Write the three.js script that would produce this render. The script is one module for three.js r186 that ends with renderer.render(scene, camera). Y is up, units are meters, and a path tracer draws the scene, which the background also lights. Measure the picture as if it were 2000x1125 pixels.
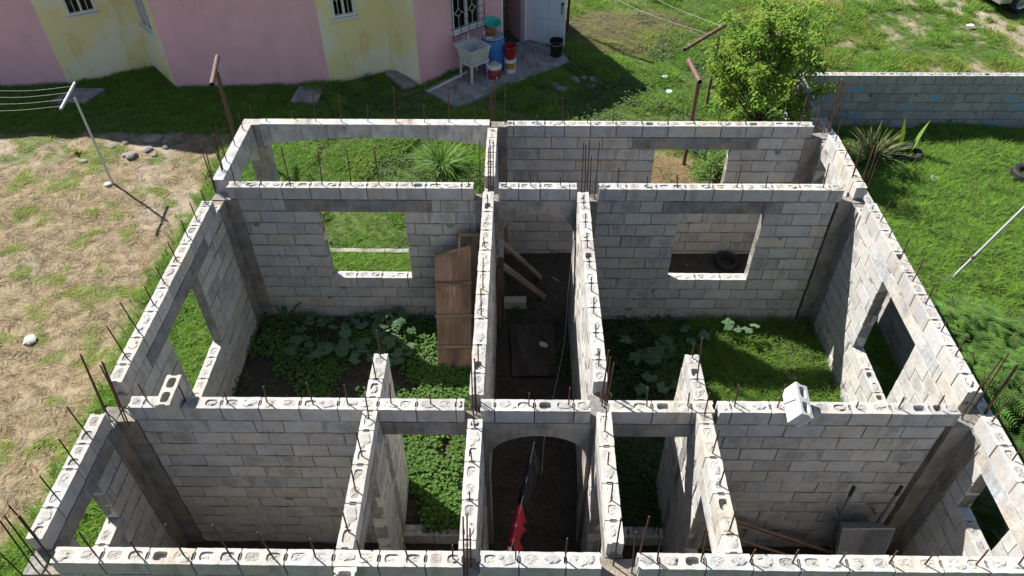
import * as THREE from 'three';
import { mergeGeometries } from 'three/addons/utils/BufferGeometryUtils.js';

// ---------------------------------------------------------------- camera, sky, sun, exposure
const scene = new THREE.Scene();
const camera = new THREE.PerspectiveCamera(41.78, 1024 / 576, 0.1, 600);
camera.position.set(0, 8.9713, 8.6695);
camera.rotation.order = 'YXZ';
camera.rotation.set(-0.75254, 0.01631, -0.00466);
camera.updateMatrixWorld(true);

const SKY = 0.228;
const SUN_DIR = new THREE.Vector3(-1.57, 1.95, -1.24).normalize();
{ // clear tropical sky: pale towards the horizon and the sun, a little thin cloud
  const w = 512, h = 256, d = new Float32Array(w * h * 4), hsh = (x, y) => { const q = Math.sin(x * 127.1 + y * 311.7) * 43758.5453; return q - Math.floor(q); };
  const ns = (x, y, p) => { const xi = Math.floor(x), yi = Math.floor(y), fx = x - xi, fy = y - yi, u = fx * fx * (3 - 2 * fx), v = fy * fy * (3 - 2 * fy), m = (k) => ((k % p) + p) % p; const g = (i, j) => hsh(m(i), j); return g(xi, yi) * (1 - u) * (1 - v) + g(xi + 1, yi) * u * (1 - v) + g(xi, yi + 1) * (1 - u) * v + g(xi + 1, yi + 1) * u * v; };
  for (let j = 0; j < h; j++) for (let i = 0; i < w; i++) {
    const el = ((j + 0.5) / h - 0.5) * Math.PI, az = ((i + 0.5) / w - 0.5) * 2 * Math.PI, dir = [Math.cos(el) * Math.cos(az), Math.sin(el), Math.cos(el) * Math.sin(az)];
    const up = Math.max(0, dir[1]), t = Math.pow(1 - up, 2.2), cs = dir[0] * SUN_DIR.x + dir[1] * SUN_DIR.y + dir[2] * SUN_DIR.z, glow = Math.pow(Math.max(0, cs), 8) * 0.35;
    let c = [0.25 + 0.48 * t + glow, 0.42 + 0.43 * t + glow * 0.97, 0.78 + 0.24 * t + glow * 0.9];
    const f = 0.6 * ns(i / w * 12, j / h * 14, 12) + 0.3 * ns(i / w * 24, j / h * 28, 24) + 0.1 * ns(i / w * 60, j / h * 70, 60), cl = Math.max(0, Math.min(1, (f - 0.5) / 0.2)) * (up > 0 ? 1 : 0) * 0.7;
    c = c.map((v) => v * (1 - cl) + 1.0 * cl); const k = dir[1] < 0 ? 0.35 : 1, q = (j * w + i) * 4;
    for (let m = 0; m < 3; m++) d[q + m] = c[m] * SKY * k; d[q + 3] = 1;
  }
  const t = new THREE.DataTexture(d, w, h, THREE.RGBAFormat, THREE.FloatType); t.mapping = THREE.EquirectangularReflectionMapping; t.magFilter = t.minFilter = THREE.LinearFilter; t.wrapS = THREE.RepeatWrapping; t.colorSpace = THREE.LinearSRGBColorSpace; t.needsUpdate = true;
  scene.background = t; scene.environment = t;
}
const sun = new THREE.DirectionalLight(0xfff8ee, 4.6);
sun.position.copy(SUN_DIR).multiplyScalar(60);
sun.castShadow = true;
sun.shadow.mapSize.set(4096, 4096);
Object.assign(sun.shadow.camera, { left: -22, right: 22, top: 22, bottom: -22, near: 1, far: 140 });
sun.shadow.radius = 1;
scene.add(sun);
scene.add(sun.target);

const renderer = new THREE.WebGLRenderer({ antialias: true });
renderer.setSize(1024, 576);
renderer.toneMapping = THREE.LinearToneMapping;
renderer.toneMappingExposure = 2.22;
renderer.shadowMap.enabled = true;

// ---------------------------------------------------------------- helpers
function RNG(seed) { let s = seed >>> 0; return () => { s = (s + 0x6d2b79f5) | 0; let t = Math.imul(s ^ (s >>> 15), 1 | s); t = (t + Math.imul(t ^ (t >>> 7), 61 | t)) ^ t; return ((t ^ (t >>> 14)) >>> 0) / 4294967296; }; }
const rnd = RNG(7);
const rr = (a, b, r = rnd) => a + (b - a) * r();
const clamp = (v, a, b) => Math.min(b, Math.max(a, v));
const mix = (a, b, t) => a + (b - a) * t;
const sstep = (a, b, x) => { const t = clamp((x - a) / (b - a), 0, 1); return t * t * (3 - 2 * t); };
const NT = new Float32Array(65536); { const r = RNG(99); for (let i = 0; i < 65536; i++) NT[i] = r(); }
function vn(x, y, per = 256) {            // value noise, tiles every per cells
  const xi = Math.floor(x), yi = Math.floor(y), fx = x - xi, fy = y - yi;
  const u = fx * fx * (3 - 2 * fx), v = fy * fy * (3 - 2 * fy);
  const m = (a) => ((a % per) + per) % per;
  const x0 = m(xi), x1 = m(xi + 1), y0 = m(yi) << 8, y1 = m(yi + 1) << 8;
  const a = NT[y0 + x0], b = NT[y0 + x1], c = NT[y1 + x0], d = NT[y1 + x1];
  return a + (b - a) * u + (c - a) * v + (a - b - c + d) * u * v;
}
function fbm(x, y, oct = 4, per = 256) { let s = 0, a = 0.5, t = 0; for (let i = 0; i < oct; i++) { s += a * vn(x, y, Math.min(256, per)); t += a; a *= 0.5; x *= 2; y *= 2; per *= 2; } return s / t; }
const toS = (l) => l <= 0.0031308 ? l * 12.92 : 1.055 * Math.pow(l, 1 / 2.4) - 0.055;
function texture(n, f, { color = true, wrap = THREE.RepeatWrapping } = {}) {   // f(i, j, n) -> [r, g, b] linear (colour) or number (data)
  const d = new Uint8Array(n * n * 4);
  for (let j = 0; j < n; j++) for (let i = 0; i < n; i++) {
    const c = f(i, j, n), k = (j * n + i) * 4;
    if (color) { d[k] = 255 * toS(clamp(c[0], 0, 1)); d[k + 1] = 255 * toS(clamp(c[1], 0, 1)); d[k + 2] = 255 * toS(clamp(c[2], 0, 1)); } else d[k] = d[k + 1] = d[k + 2] = 255 * clamp(c, 0, 1);
    d[k + 3] = 255;
  }
  const t = new THREE.DataTexture(d, n, n, THREE.RGBAFormat);
  t.wrapS = t.wrapT = wrap; t.magFilter = THREE.LinearFilter; t.minFilter = THREE.LinearMipmapLinearFilter; t.generateMipmaps = true;
  if (color) t.colorSpace = THREE.SRGBColorSpace;
  t.needsUpdate = true; return t;
}
const lin = (r, g, b) => new THREE.Color().setRGB(r, g, b);
const M = {};
function mat(r, g, b, rough = 0.9, o = {}) { const m = new THREE.MeshStandardMaterial({ roughness: rough, metalness: 0, side: THREE.DoubleSide, ...o }); m.color.setRGB(r, g, b); return m; }

const taken = {};
function numbered(name) { const n = taken[name] = (taken[name] ?? -1) + 1; return n ? name + '_' + String(n).padStart(3, '0') : name; }
function tag(o, label, category, group) { o.userData.label = label; o.userData.category = category; if (group) o.userData.group = group; return o; }
function shade(m) { m.castShadow = m.receiveShadow = true; return m; }
function mesh(name, geo, m, parent = scene) { const o = shade(new THREE.Mesh(geo, m)); o.name = parent === scene ? numbered(name) : name; parent.add(o); return o; }
function thing(name, label, category, pos = [0, 0, 0], turn = 0, group) { const o = new THREE.Group(); o.name = numbered(name); o.position.set(...pos); o.rotation.y = turn; scene.add(o); return tag(o, label, category, group); }
function part(name, parent) { const o = new THREE.Group(); o.name = name; parent.add(o); return o; }
function structure(name, geo, m) { const o = mesh(name, geo, m); o.userData.kind = 'structure'; return o; }
function stuff(o, label, category) { o.userData.kind = 'stuff'; if (label) tag(o, label, category); return o; }

const _v = new THREE.Vector3(), _q = new THREE.Quaternion(), _m = new THREE.Matrix4(), _e = new THREE.Euler(), _s = new THREE.Vector3();
function mtx(x, y, z, rx = 0, ry = 0, rz = 0, sx = 1, sy = sx, sz = sx) { return new THREE.Matrix4().compose(new THREE.Vector3(x, y, z), new THREE.Quaternion().setFromEuler(new THREE.Euler(rx, ry, rz, 'YXZ')), new THREE.Vector3(sx, sy, sz)); }
function norm(g) {                          // same attributes everywhere: position, normal, uv, color
  if (g.index) g = g.toNonIndexed();
  if (!g.attributes.normal) g.computeVertexNormals();
  const n = g.attributes.position.count;
  if (!g.attributes.uv) g.setAttribute('uv', new THREE.BufferAttribute(new Float32Array(n * 2), 2));
  if (!g.attributes.color) g.setAttribute('color', new THREE.BufferAttribute(new Float32Array(n * 3).fill(1), 3));
  for (const k of Object.keys(g.attributes)) if (!['position', 'normal', 'uv', 'color'].includes(k)) g.deleteAttribute(k);
  return g;
}
function join(list) { return mergeGeometries(list.map(norm), false); }
function place(g, ...a) { return g.clone().applyMatrix4(mtx(...a)); }
function boxUV(g, scale = 1, ou = 0, ov = 0) {   // uv in metres from the dominant axis of each face
  const p = g.attributes.position, nn = g.attributes.normal, uv = new Float32Array(p.count * 2);
  for (let i = 0; i < p.count; i++) {
    const ax = Math.abs(nn.getX(i)), ay = Math.abs(nn.getY(i)), az = Math.abs(nn.getZ(i)), x = p.getX(i), y = p.getY(i), z = p.getZ(i);
    let u, v; if (ax >= ay && ax >= az) { u = z; v = y; } else if (ay >= az) { u = x; v = z; } else { u = x; v = y; }
    uv[i * 2] = u / scale + ou; uv[i * 2 + 1] = v / scale + ov;
  }
  g.setAttribute('uv', new THREE.BufferAttribute(uv, 2)); return g;
}
function paint(g, r, gg = r, b = r) { const n = g.attributes.position.count, c = new Float32Array(n * 3); for (let i = 0; i < n; i++) { c[i * 3] = r; c[i * 3 + 1] = gg; c[i * 3 + 2] = b; } g.setAttribute('color', new THREE.BufferAttribute(c, 3)); return g; }
class Tris {                               // loose triangles with flat normals
  constructor() { this.p = []; this.c = []; this.uv = []; }
  tri(a, b, c, col = [1, 1, 1]) { this.p.push(...a, ...b, ...c); this.c.push(...col, ...col, ...col); return this; }
  quad(a, b, c, d, col) { return this.tri(a, b, c, col).tri(a, c, d, col); }
  geo(scale = 1, ou = 0, ov = 0) {
    const g = new THREE.BufferGeometry();
    g.setAttribute('position', new THREE.BufferAttribute(new Float32Array(this.p), 3));
    g.setAttribute('color', new THREE.BufferAttribute(new Float32Array(this.c), 3));
    g.computeVertexNormals(); return boxUV(g, scale, ou, ov);
  }
}
function chamferBox(l, h, t, c, jit, r, uvS = 1.6, chips = 0) {   // 44 triangles, slightly uneven corners
  const H = [l / 2, h / 2, t / 2], T = new Tris(), J = {};
  const ou = r(), ov = r();
  for (let i = 0; i < chips; i++) { const q = [r() < 0.5 ? -1 : 1, r() < 0.6 ? 1 : -1, r() < 0.5 ? -1 : 1], d = rr(0.003, 0.006, r); J[q.join()] = q.map((v) => -v * d * rr(0.5, 1.2, r)); }
  const V = (ax, s) => {
    const k = s.join(); J[k] ??= [rr(-jit, jit, r), rr(-jit, jit, r), rr(-jit, jit, r)];
    return [0, 1, 2].map((i) => s[i] * (H[i] - (i === ax ? 0 : c)) + J[k][i]);
  };
  const out = (a, b, d) => { const n = new THREE.Vector3(...b).sub(new THREE.Vector3(...a)).cross(new THREE.Vector3(...d).sub(new THREE.Vector3(...a))); if (n.dot(new THREE.Vector3(a[0] + b[0] + d[0], a[1] + b[1] + d[1], a[2] + b[2] + d[2])) < 0) T.tri(a, d, b); else T.tri(a, b, d); };
  const q = (a, b, d, e) => { out(a, b, d); out(a, d, e); };
  for (let ax = 0; ax < 3; ax++) for (const s of [-1, 1]) {
    const [u, v] = [0, 1, 2].filter((i) => i !== ax), k = (a, b) => { const z = [0, 0, 0]; z[ax] = s; z[u] = a; z[v] = b; return z; };
    q(V(ax, k(-1, -1)), V(ax, k(1, -1)), V(ax, k(1, 1)), V(ax, k(-1, 1)));
  }
  for (let a = 0; a < 3; a++) for (let b = a + 1; b < 3; b++) { const e = 3 - a - b; for (const sa of [-1, 1]) for (const sb of [-1, 1]) { const k = (w) => { const z = [0, 0, 0]; z[a] = sa; z[b] = sb; z[e] = w; return z; }; q(V(a, k(-1)), V(b, k(-1)), V(b, k(1)), V(a, k(1))); } }
  for (const x of [-1, 1]) for (const y of [-1, 1]) for (const z of [-1, 1]) out(V(0, [x, y, z]), V(1, [x, y, z]), V(2, [x, y, z]));
  return T.geo(uvS, ou, ov);
}
function roughBox(x0, x1, y0, y1, z0, z1, amp, seed, cell = 0.09, uvS = 1.6) {   // cast concrete: uneven faces
  const w = x1 - x0, h = y1 - y0, d = z1 - z0, n = (v) => clamp(Math.round(v / cell), 1, 40);
  let g = new THREE.BoxGeometry(w, h, d, n(w), n(h), n(d)); g.translate((x0 + x1) / 2, (y0 + y1) / 2, (z0 + z1) / 2);
  const p = g.attributes.position;
  for (let i = 0; i < p.count; i++) { const x = p.getX(i), y = p.getY(i), z = p.getZ(i), f = (k) => (fbm(x * 9 + z * 7 + k + seed * 3.1, y * 8 + z * 5 + k * 2.3, 2) - 0.5) * 2 * amp; p.setXYZ(i, x + f(1), y + f(17) * (y > y1 - 0.001 ? 1.2 : 0.2), z + f(31)); }
  g = norm(g); g.computeVertexNormals(); return boxUV(g, uvS, seed * 0.37, seed * 0.11);
}
function tube(pts, r, seg = 24, rad = 6) { return new THREE.TubeGeometry(new THREE.CatmullRomCurve3(pts.map((p) => new THREE.Vector3(...p))), seg, r, rad); }
function rod(a, b, r0, r1 = r0, n = 8) { const A = new THREE.Vector3(...a), B = new THREE.Vector3(...b), d = B.clone().sub(A); const g = new THREE.CylinderGeometry(r1, r0, d.length(), n); g.applyQuaternion(new THREE.Quaternion().setFromUnitVectors(new THREE.Vector3(0, 1, 0), d.normalize())); const c = A.add(B).multiplyScalar(0.5); g.translate(c.x, c.y, c.z); return g; }
function lathe(pts, n = 28) { return new THREE.LatheGeometry(pts.map(([x, y]) => new THREE.Vector2(x, y)), n); }
function ext(shape, depth, bevel = 0, cs = 8) { return new THREE.ExtrudeGeometry(shape, { depth, bevelEnabled: bevel > 0, bevelThickness: bevel, bevelSize: bevel, bevelOffset: -bevel, bevelSegments: 1, curveSegments: cs }); }
function poly(pts) { const s = new THREE.Shape(); pts.forEach(([x, y], i) => i ? s.lineTo(x, y) : s.moveTo(x, y)); s.closePath(); return s; }
const bx = (w, h, d, x = 0, y = 0, z = 0) => { const g = new THREE.BoxGeometry(w, h, d); g.translate(x, y, z); return g; };

// ---------------------------------------------------------------- surface textures
// cast and pressed concrete: sandy grain, pits, blotches of cement
const TEX = {};
TEX.concrete = texture(1024, (i, j, n) => {
  const u = i / n, v = j / n;
  const blot = fbm(u * 6, v * 6, 3, 6), mid = fbm(u * 28 + 9, v * 28, 3, 28), grain = NT[(i * 7 + j * 131 + ((i * j) >> 3)) & 65535], fine = vn(u * 250, v * 250, 250);
  let k = 0.9 + (blot - 0.5) * 0.26 + (mid - 0.5) * 0.26 + (grain - 0.5) * 0.1 + (fine - 0.5) * 0.12;
  if (vn(u * 170 + 3, v * 170, 170) > 0.9) k *= 0.72;
  const smear = sstep(0.6, 0.72, fbm(u * 14 + 60, v * 5 + 20, 4, 14)); k *= 1 - 0.2 * smear;
  const warm = (fbm(u * 9 + 4, v * 9 + 7, 2, 9) - 0.5) * 0.16;
  return [k * (1 + warm * 0.5), k, k * (1 - warm)];
});
TEX.concreteBump = texture(512, (i, j, n) => { const u = i / n, v = j / n; return 0.5 + (fbm(u * 60, v * 60, 3, 60) - 0.5) * 0.7 + (vn(u * 200, v * 200, 200) - 0.5) * 0.3; }, { color: false });
// trowelled cement with drips and patches
TEX.cement = texture(1024, (i, j, n) => {
  const u = i / n, v = j / n, drip = fbm(u * 40, v * 5, 3, 40), blot = fbm(u * 9, v * 9, 4, 9), mid = fbm(u * 60, v * 60, 2, 60);
  const k = 0.8 + (blot - 0.5) * 0.75 + (drip - 0.5) * 0.4 + (mid - 0.5) * 0.25, w = (fbm(u * 5 + 2, v * 5, 2, 5) - 0.5) * 0.25;
  return [k * (1 + w), k, k * (1 - w * 1.3)];
});
TEX.wood = texture(512, (i, j, n) => {
  const u = i / n, v = j / n, g = fbm(u * 90, v * 4, 3, 90), b = fbm(u * 8, v * 3, 3, 8), k = 0.55 + (g - 0.5) * 0.9 + (b - 0.5) * 0.6;
  const pale = sstep(0.6, 0.8, fbm(u * 30 + 5, v * 7, 3, 30));
  return [mix(k, 1, pale * 0.5), mix(k * 0.95, 0.95, pale * 0.5), mix(k * 0.9, 0.9, pale * 0.5)];
});
TEX.ply = texture(512, (i, j, n) => {   // weathered plywood: blotched veneer, pale worn flecks along the grain
  const u = i / n, v = j / n, b = fbm(u * 6, v * 6, 4, 6), g = fbm(u * 70, v * 10, 3, 70), fl = sstep(0.6, 0.72, fbm(u * 44 + 9, v * 9 + 3, 3, 44)) * sstep(0.4, 0.6, fbm(u * 5 + 50, v * 5, 3, 5)), k = 0.75 + (b - 0.5) * 0.9 + (g - 0.5) * 0.3;
  return [mix(k, 1.5, fl * 0.6), mix(k * 0.95, 1.6, fl * 0.6), mix(k * 0.92, 1.75, fl * 0.6)].map((q) => q * 0.55);
});
TEX.rust = texture(256, (i, j, n) => { const u = i / n, v = j / n, k = 0.5 + fbm(u * 14, v * 14, 4, 14) * 0.8, w = fbm(u * 6, v * 6, 2, 6); return [k, k * mix(0.75, 1, w), k * mix(0.6, 1, w)]; });
const CB = { map: TEX.concrete, bumpMap: TEX.concreteBump, bumpScale: 0.004 };
const WALL_BARS = [[-4.33,0.38,0.25,-0.0],[-4.33,0.75,0.31,-0.01],[-4.33,1.11,0.29,-0.02],[-4.33,1.56,0.31,-0.02],[-4.33,1.99,0.27,-0.03],[-4.33,2.36,0.31,-0.01],[-4.33,2.81,0.49,-0.05],[-4.33,3.19,0.51,-0.04],[-4.33,4.21,0.46,-0.02],[-4.33,4.52,0.35,-0.01],[-4.33,4.91,0.35,0.0],[-4.33,5.31,0.53,-0.0],[-3.71,5.49,0.42,0.01],[-3.33,5.49,0.25,-0.0],[-2.93,5.49,0.54,0.0],[-2.52,5.49,0.53,-0.02],[-3.87,3.8,0.31,-0.0],[-3.47,3.8,0.28,0.0],[-3.04,3.8,0.2,0.01],[-2.15,5.49,0.44,-0.04],[-1.78,5.49,0.32,0.01],[-1.38,5.49,0.3,0.0],[-0.97,5.49,0.34,-0.01],[-0.58,5.49,0.24,0.01],[-2.63,3.8,0.27,0.02],[-2.15,3.8,0.33,-0.01],[-1.79,3.8,0.31,0.01],[-1.54,3.99,0.43,0.02],[-1.34,3.8,0.33,0.02],[-0.93,3.8,0.13,0.01],[-1.54,4.43,0.4,0.0],[-1.54,4.82,0.34,0.01],[-1.54,5.23,0.32,0.0],[-0.46,4.08,0.3,0.0],[-0.46,4.5,0.2,-0.01],[-0.46,4.92,0.16,-0.0],[-0.03,5.49,0.56,0.0],[0.4,5.49,0.4,-0.0],[1.2,5.49,0.29,-0.02],[1.58,5.49,0.55,-0.04],[2.0,5.49,0.23,-0.0],[0.09,3.8,0.21,-0.0],[0.5,3.8,0.3,-0.0],[1.31,3.8,0.3,-0.03],[1.73,3.8,0.23,-0.02],[1.88,3.91,0.37,-0.01],[2.21,3.8,0.36,-0.03],[0.85,4.12,0.35,-0.01],[0.85,4.51,0.21,-0.01],[0.85,4.9,0.27,-0.01],[1.88,4.37,0.41,-0.01],[1.88,4.73,0.3,-0.0],[1.88,5.2,0.37,-0.01],[2.37,5.49,0.24,-0.01],[2.77,5.49,0.19,0.01],[3.2,5.49,0.22,-0.0],[3.51,5.49,0.2,0.0],[3.95,5.49,0.26,0.0],[4.31,5.49,0.31,-0.04],[2.65,3.8,0.36,0.0],[3.46,3.8,0.1,-0.01],[3.89,3.8,0.19,-0.01],[4.28,3.8,0.21,-0.0],[4.76,3.97,0.35,0.0],[4.76,4.42,0.2,0.0],[-0.46,0.39,0.19,0.0],[-0.46,1.27,0.17,-0.02],[-0.46,2.06,0.5,0.02],[-0.46,2.5,0.43,0.01],[-0.46,3.24,0.33,0.01],[0.85,0.41,0.19,-0.01],[0.85,0.85,0.24,-0.02],[0.85,1.25,0.19,-0.02],[0.85,1.64,0.2,-0.02],[0.85,2.08,0.24,-0.02],[0.85,2.46,0.28,-0.02],[0.85,2.83,0.22,-0.02],[0.85,3.25,0.24,-0.01],[-1.54,3.15,0.44,0.01],[-1.54,3.47,0.35,0.0],[1.88,3.14,0.25,-0.02],[1.88,3.46,0.66,-0.05],[-3.27,-0.07,0.64,0.0],[-2.82,-0.07,0.59,0.05],[-2.41,-0.07,0.59,0.03],[-2.01,-0.07,0.62,-0.0],[-1.54,-0.07,0.07,0.0],[-1.2,-0.07,0.18,0.01],[-0.75,-0.07,0.16,0.01],[-4.03,-1.76,0.09,0.01],[-3.65,-1.86,0.15,0.02],[-3.25,-1.76,0.54,0.04],[-2.85,-1.76,0.48,0.03],[-2.43,-1.76,0.31,0.03],[-1.99,-1.76,0.61,0.03],[-1.54,-1.76,0.33,0.02],[-1.15,-1.76,0.63,0.02],[-0.74,-1.76,0.46,0.0],[-0.27,-1.76,0.73,0.01],[-4.05,-0.07,0.33,0.01],[-3.67,-0.07,0.09,-0.01],[-0.22,-0.07,0.3,0.02],[0.13,-0.07,0.25,-0.01],[0.55,-0.07,0.16,-0.01],[1.35,-0.07,0.32,-0.01],[1.76,-0.07,0.18,-0.01],[2.19,-0.07,0.21,-0.03],[2.63,-0.07,0.39,-0.03],[3.02,-0.07,0.36,-0.01],[3.43,-0.07,0.2,-0.02],[0.24,-1.76,0.14,-0.01],[0.64,-1.76,0.44,-0.02],[1.03,-1.76,0.34,-0.02],[1.43,-1.76,0.3,-0.01],[1.88,-1.76,0.08,-0.01],[2.29,-1.76,0.33,-0.02],[2.69,-1.76,0.3,-0.02],[3.08,-1.76,0.34,-0.02],[3.5,-1.76,0.35,-0.02],[4.23,-0.07,0.41,-0.03],[4.34,-1.76,0.51,0.0],[4.76,-1.27,0.37,-0.02],[4.76,-0.82,0.31,-0.0],[4.76,0.7,0.35,0.02],[4.76,1.03,0.11,-0.0],[4.76,1.44,0.34,-0.01],[4.76,1.86,0.37,0.0],[4.76,2.26,0.32,-0.01],[4.76,2.71,0.19,-0.01],[4.76,3.08,0.32,0.01],[-4.33,-0.43,0.47,-0.04],[-4.33,-0.63,0.6,0.0],[-4.33,-0.38,0.63,0.03],[-4.33,-0.43,0.59,0.02],[-4.33,-1.06,0.59,0.01],[-4.33,-1.51,0.31,0.0],[-4.33,-1.99,0.17,0.01]];
const COLUMN_BARS = [[-4.3,3.9,1.09,0.13],[-4.42,3.77,0.92,0.11],[-4.11,3.92,0.99,0.12],[-4.27,3.71,0.69,0.05],[-4.17,3.88,0.92,0.11],[-4.29,5.48,0.8,0.03],[-4.32,5.53,0.81,0.06],[-4.2,5.44,0.72,-0.0],[-4.22,5.43,0.73,0.04],[-4.42,5.57,0.42,-0.0],[-0.49,5.53,0.97,0.04],[-0.46,5.53,0.97,0.04],[-0.43,5.46,0.69,0.02],[-0.5,3.76,0.99,0.02],[-0.46,3.77,0.87,0.01],[-0.48,3.71,0.65,0.02],[0.84,5.43,0.83,-0.01],[1.0,5.5,0.76,-0.05],[1.05,5.42,0.79,0.02],[0.87,3.65,0.87,0.0],[0.9,3.66,0.81,-0.01],[0.92,3.64,0.67,0.02],[0.86,3.58,0.51,0.02],[4.71,3.65,0.79,0.02],[4.63,3.77,0.63,-0.02],[4.85,3.6,0.84,-0.03],[4.93,3.68,0.76,-0.01],[4.92,3.67,0.73,-0.0],[-0.48,-0.21,0.73,0.02],[-0.45,-0.24,0.85,0.01],[-0.41,-0.21,0.85,0.02],[-0.44,-0.12,0.84,0.01],[0.86,-0.19,0.84,-0.02],[0.91,-0.19,0.81,-0.04],[0.94,-0.19,0.88,-0.02],[0.98,-0.19,0.62,-0.02],[1.04,-0.06,0.93,-0.0],[-0.6,-0.14,0.89,0.03],[-0.49,-1.99,0.76,0.02],[-0.45,-1.96,0.83,0.02],[-0.51,-2.02,0.52,0.01],[-0.44,-2.06,0.52,0.01],[-0.28,-2.06,0.52,0.02],[4.73,-1.99,0.82,-0.04],[4.84,-1.91,0.87,-0.03],[4.89,-1.91,0.87,-0.02],[4.93,-1.94,0.83,-0.02],[4.92,-1.96,0.75,0.08],[4.71,-0.31,0.81,-0.03],[4.75,-0.38,0.69,-0.02],[4.83,-0.27,0.81,-0.0],[4.89,-0.29,0.74,-0.06],[4.91,-0.27,0.67,-0.01],[4.97,-0.27,0.53,-0.03],[-4.4,-0.14,0.77,-0.01],[-4.4,-0.14,0.89,0.06]];
// ---------------------------------------------------------------- the roofless block house
const H = 0.213, HT = 13 * H, BH = 0.197, BL = 0.4, PITCH = 0.406, TH = 0.15;
const TINT = [[0.474, 0.465, 0.449], [0.454, 0.455, 0.449], [0.495, 0.475, 0.439], [0.484, 0.47, 0.444], [0.413, 0.405, 0.391], [0.53, 0.52, 0.497], [0.5, 0.47, 0.415], [0.444, 0.43, 0.405], [0.439, 0.44, 0.434], [0.495, 0.483, 0.463]];
M.block = TINT.map((t) => mat(...t, 0.95, { ...CB, vertexColors: true }));
M.blockAll = mat(1, 1, 1, 0.95, { ...CB, vertexColors: true });
M.mortar = mat(0.25, 0.242, 0.232, 0.98, { map: TEX.cement, bumpMap: TEX.concreteBump, bumpScale: 0.008 });
M.cement = mat(0.37, 0.36, 0.35, 0.97, { map: TEX.cement, bumpMap: TEX.concreteBump, bumpScale: 0.008 });
M.lintel = mat(0.27, 0.26, 0.25, 0.97, { map: TEX.cement, bumpMap: TEX.concreteBump, bumpScale: 0.008 });
M.column = mat(0.27, 0.25, 0.222, 0.97, { map: TEX.cement, bumpMap: TEX.concreteBump, bumpScale: 0.012 });
M.pale = mat(0.5, 0.49, 0.475, 0.96, { map: TEX.cement, bumpMap: TEX.concreteBump, bumpScale: 0.006 });
M.bar = mat(0.085, 0.045, 0.032, 0.85, { map: TEX.rust });

const rb = RNG(41);
const SOLID = Array.from({ length: 14 }, (_, i) => chamferBox(BL, BH, TH, 0.005, 0.003, rb, 1.6, i % 3 === 0 ? 2 : i % 3 === 1 ? 1 : 0));
function holedBlock(len, holes, r, fill = true) {
  const hw = len / 2, ht = TH / 2, j = () => rr(-0.0025, 0.0025, r), s = [];
  const side = (z, dir) => { const k = Math.max(3, Math.round(len / 0.06)); for (let i = 0; i <= k; i++) s.push([dir * (-hw + 0.004 + (len - 0.008) * i / k) + j() * 0.5, z + j()]); };
  side(-ht, 1); s.push([hw, -0.04], [hw - 0.014, -0.025], [hw - 0.014, 0.025], [hw, 0.04]);
  side(ht, -1); s.push([-hw, 0.04], [-hw + 0.014, 0.025], [-hw + 0.014, -0.025], [-hw, -0.04]);
  const shape = poly(s), T = new Tris(), wall = [];
  for (const [cx, hw2] of holes) {
    const pts = [], n = 14, rz = 0.043;
    for (let i = 0; i < n; i++) { const a = i / n * Math.PI * 2, c = Math.cos(a), sn = Math.sin(a), e = 0.62; pts.push([cx + Math.sign(c) * Math.pow(Math.abs(c), e) * hw2 + j() * 0.8, Math.sign(sn) * Math.pow(Math.abs(sn), e) * rz + j() * 0.8]); }
    const p = new THREE.Path(); pts.slice().reverse().forEach(([x, y], i) => i ? p.lineTo(x, y) : p.moveTo(x, y)); p.closePath(); shape.holes.push(p); wall.push(pts);
    if (fill) {
      const lv = r(), d = lv < 0.42 ? 0.002 : lv < 0.97 ? rr(0.006, 0.018, r) : rr(0.035, 0.06, r), y = BH / 2 - d, k = rr(0.74, 0.98, r), col = [k, k * 0.98, k * 0.95];
      const ring = (f, dd) => pts.map(([x, z]) => [cx + (x - cx) * f, y + rr(-dd, dd, r), -z * f]);
      const A = ring(1.03, 0.003), B = ring(0.68, 0.005), C = ring(0.34, 0.006), O = [cx, y + rr(-0.006, 0.006, r), 0];
      for (let i = 0; i < n; i++) { const q = (i + 1) % n, kk = rr(0.88, 1.1, r), cc = col.map((v) => v * kk); T.quad(A[i], A[q], B[q], B[i], cc); T.quad(B[i], B[q], C[q], C[i], cc); T.tri(C[i], C[q], O, cc); }
    }
  }
  if (fill) for (let n = (r() * 3) | 0; n > 0; n--) { // mortar left on the top face
    const cx = rr(-hw + 0.06, hw - 0.06, r), cz = rr(-0.03, 0.03, r), R = rr(0.03, 0.075, r), kk = rr(0.72, 0.95, r), col = [kk, kk * 0.985, kk * 0.96], y = BH / 2, m = 11, A = [], B = [];
    for (let i = 0; i < m; i++) { const a = i / m * 6.2832, q = R * rr(0.7, 1.25, r), px = clamp(cx + Math.cos(a) * q, -hw, hw), pz = clamp(cz + Math.sin(a) * q * 0.7, -0.073, 0.073); A.push([px, y - 0.002, pz]); B.push([mix(cx, px, 0.72), y + rr(0.004, 0.011, r), mix(cz, pz, 0.72)]); }
    const O = [cx, y + rr(0.006, 0.014, r), cz]; for (let i = 0; i < m; i++) { const q = (i + 1) % m; T.quad(A[q], A[i], B[i], B[q], col); T.tri(B[q], B[i], O, col); }
  }
  let g = ext(shape, BH); g.rotateX(-Math.PI / 2); g.translate(0, -BH / 2, 0); g = norm(g); boxUV(g, 1.6, r(), r());
  return fill ? join([g, T.geo(1.6, r(), r())]) : g;
}
const HOLED = Array.from({ length: 16 }, () => holedBlock(BL, [[-0.093, 0.062], [0.093, 0.062]], rb));
const HOLED_HALF = Array.from({ length: 6 }, () => holedBlock(0.2, [[0, 0.058]], rb));

const house = thing('unfinished_house', 'roofless unfinished house of grey hollow concrete blocks with steel bars sticking up', 'house');
const blocks = [], occ = [], walls = {};
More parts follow.
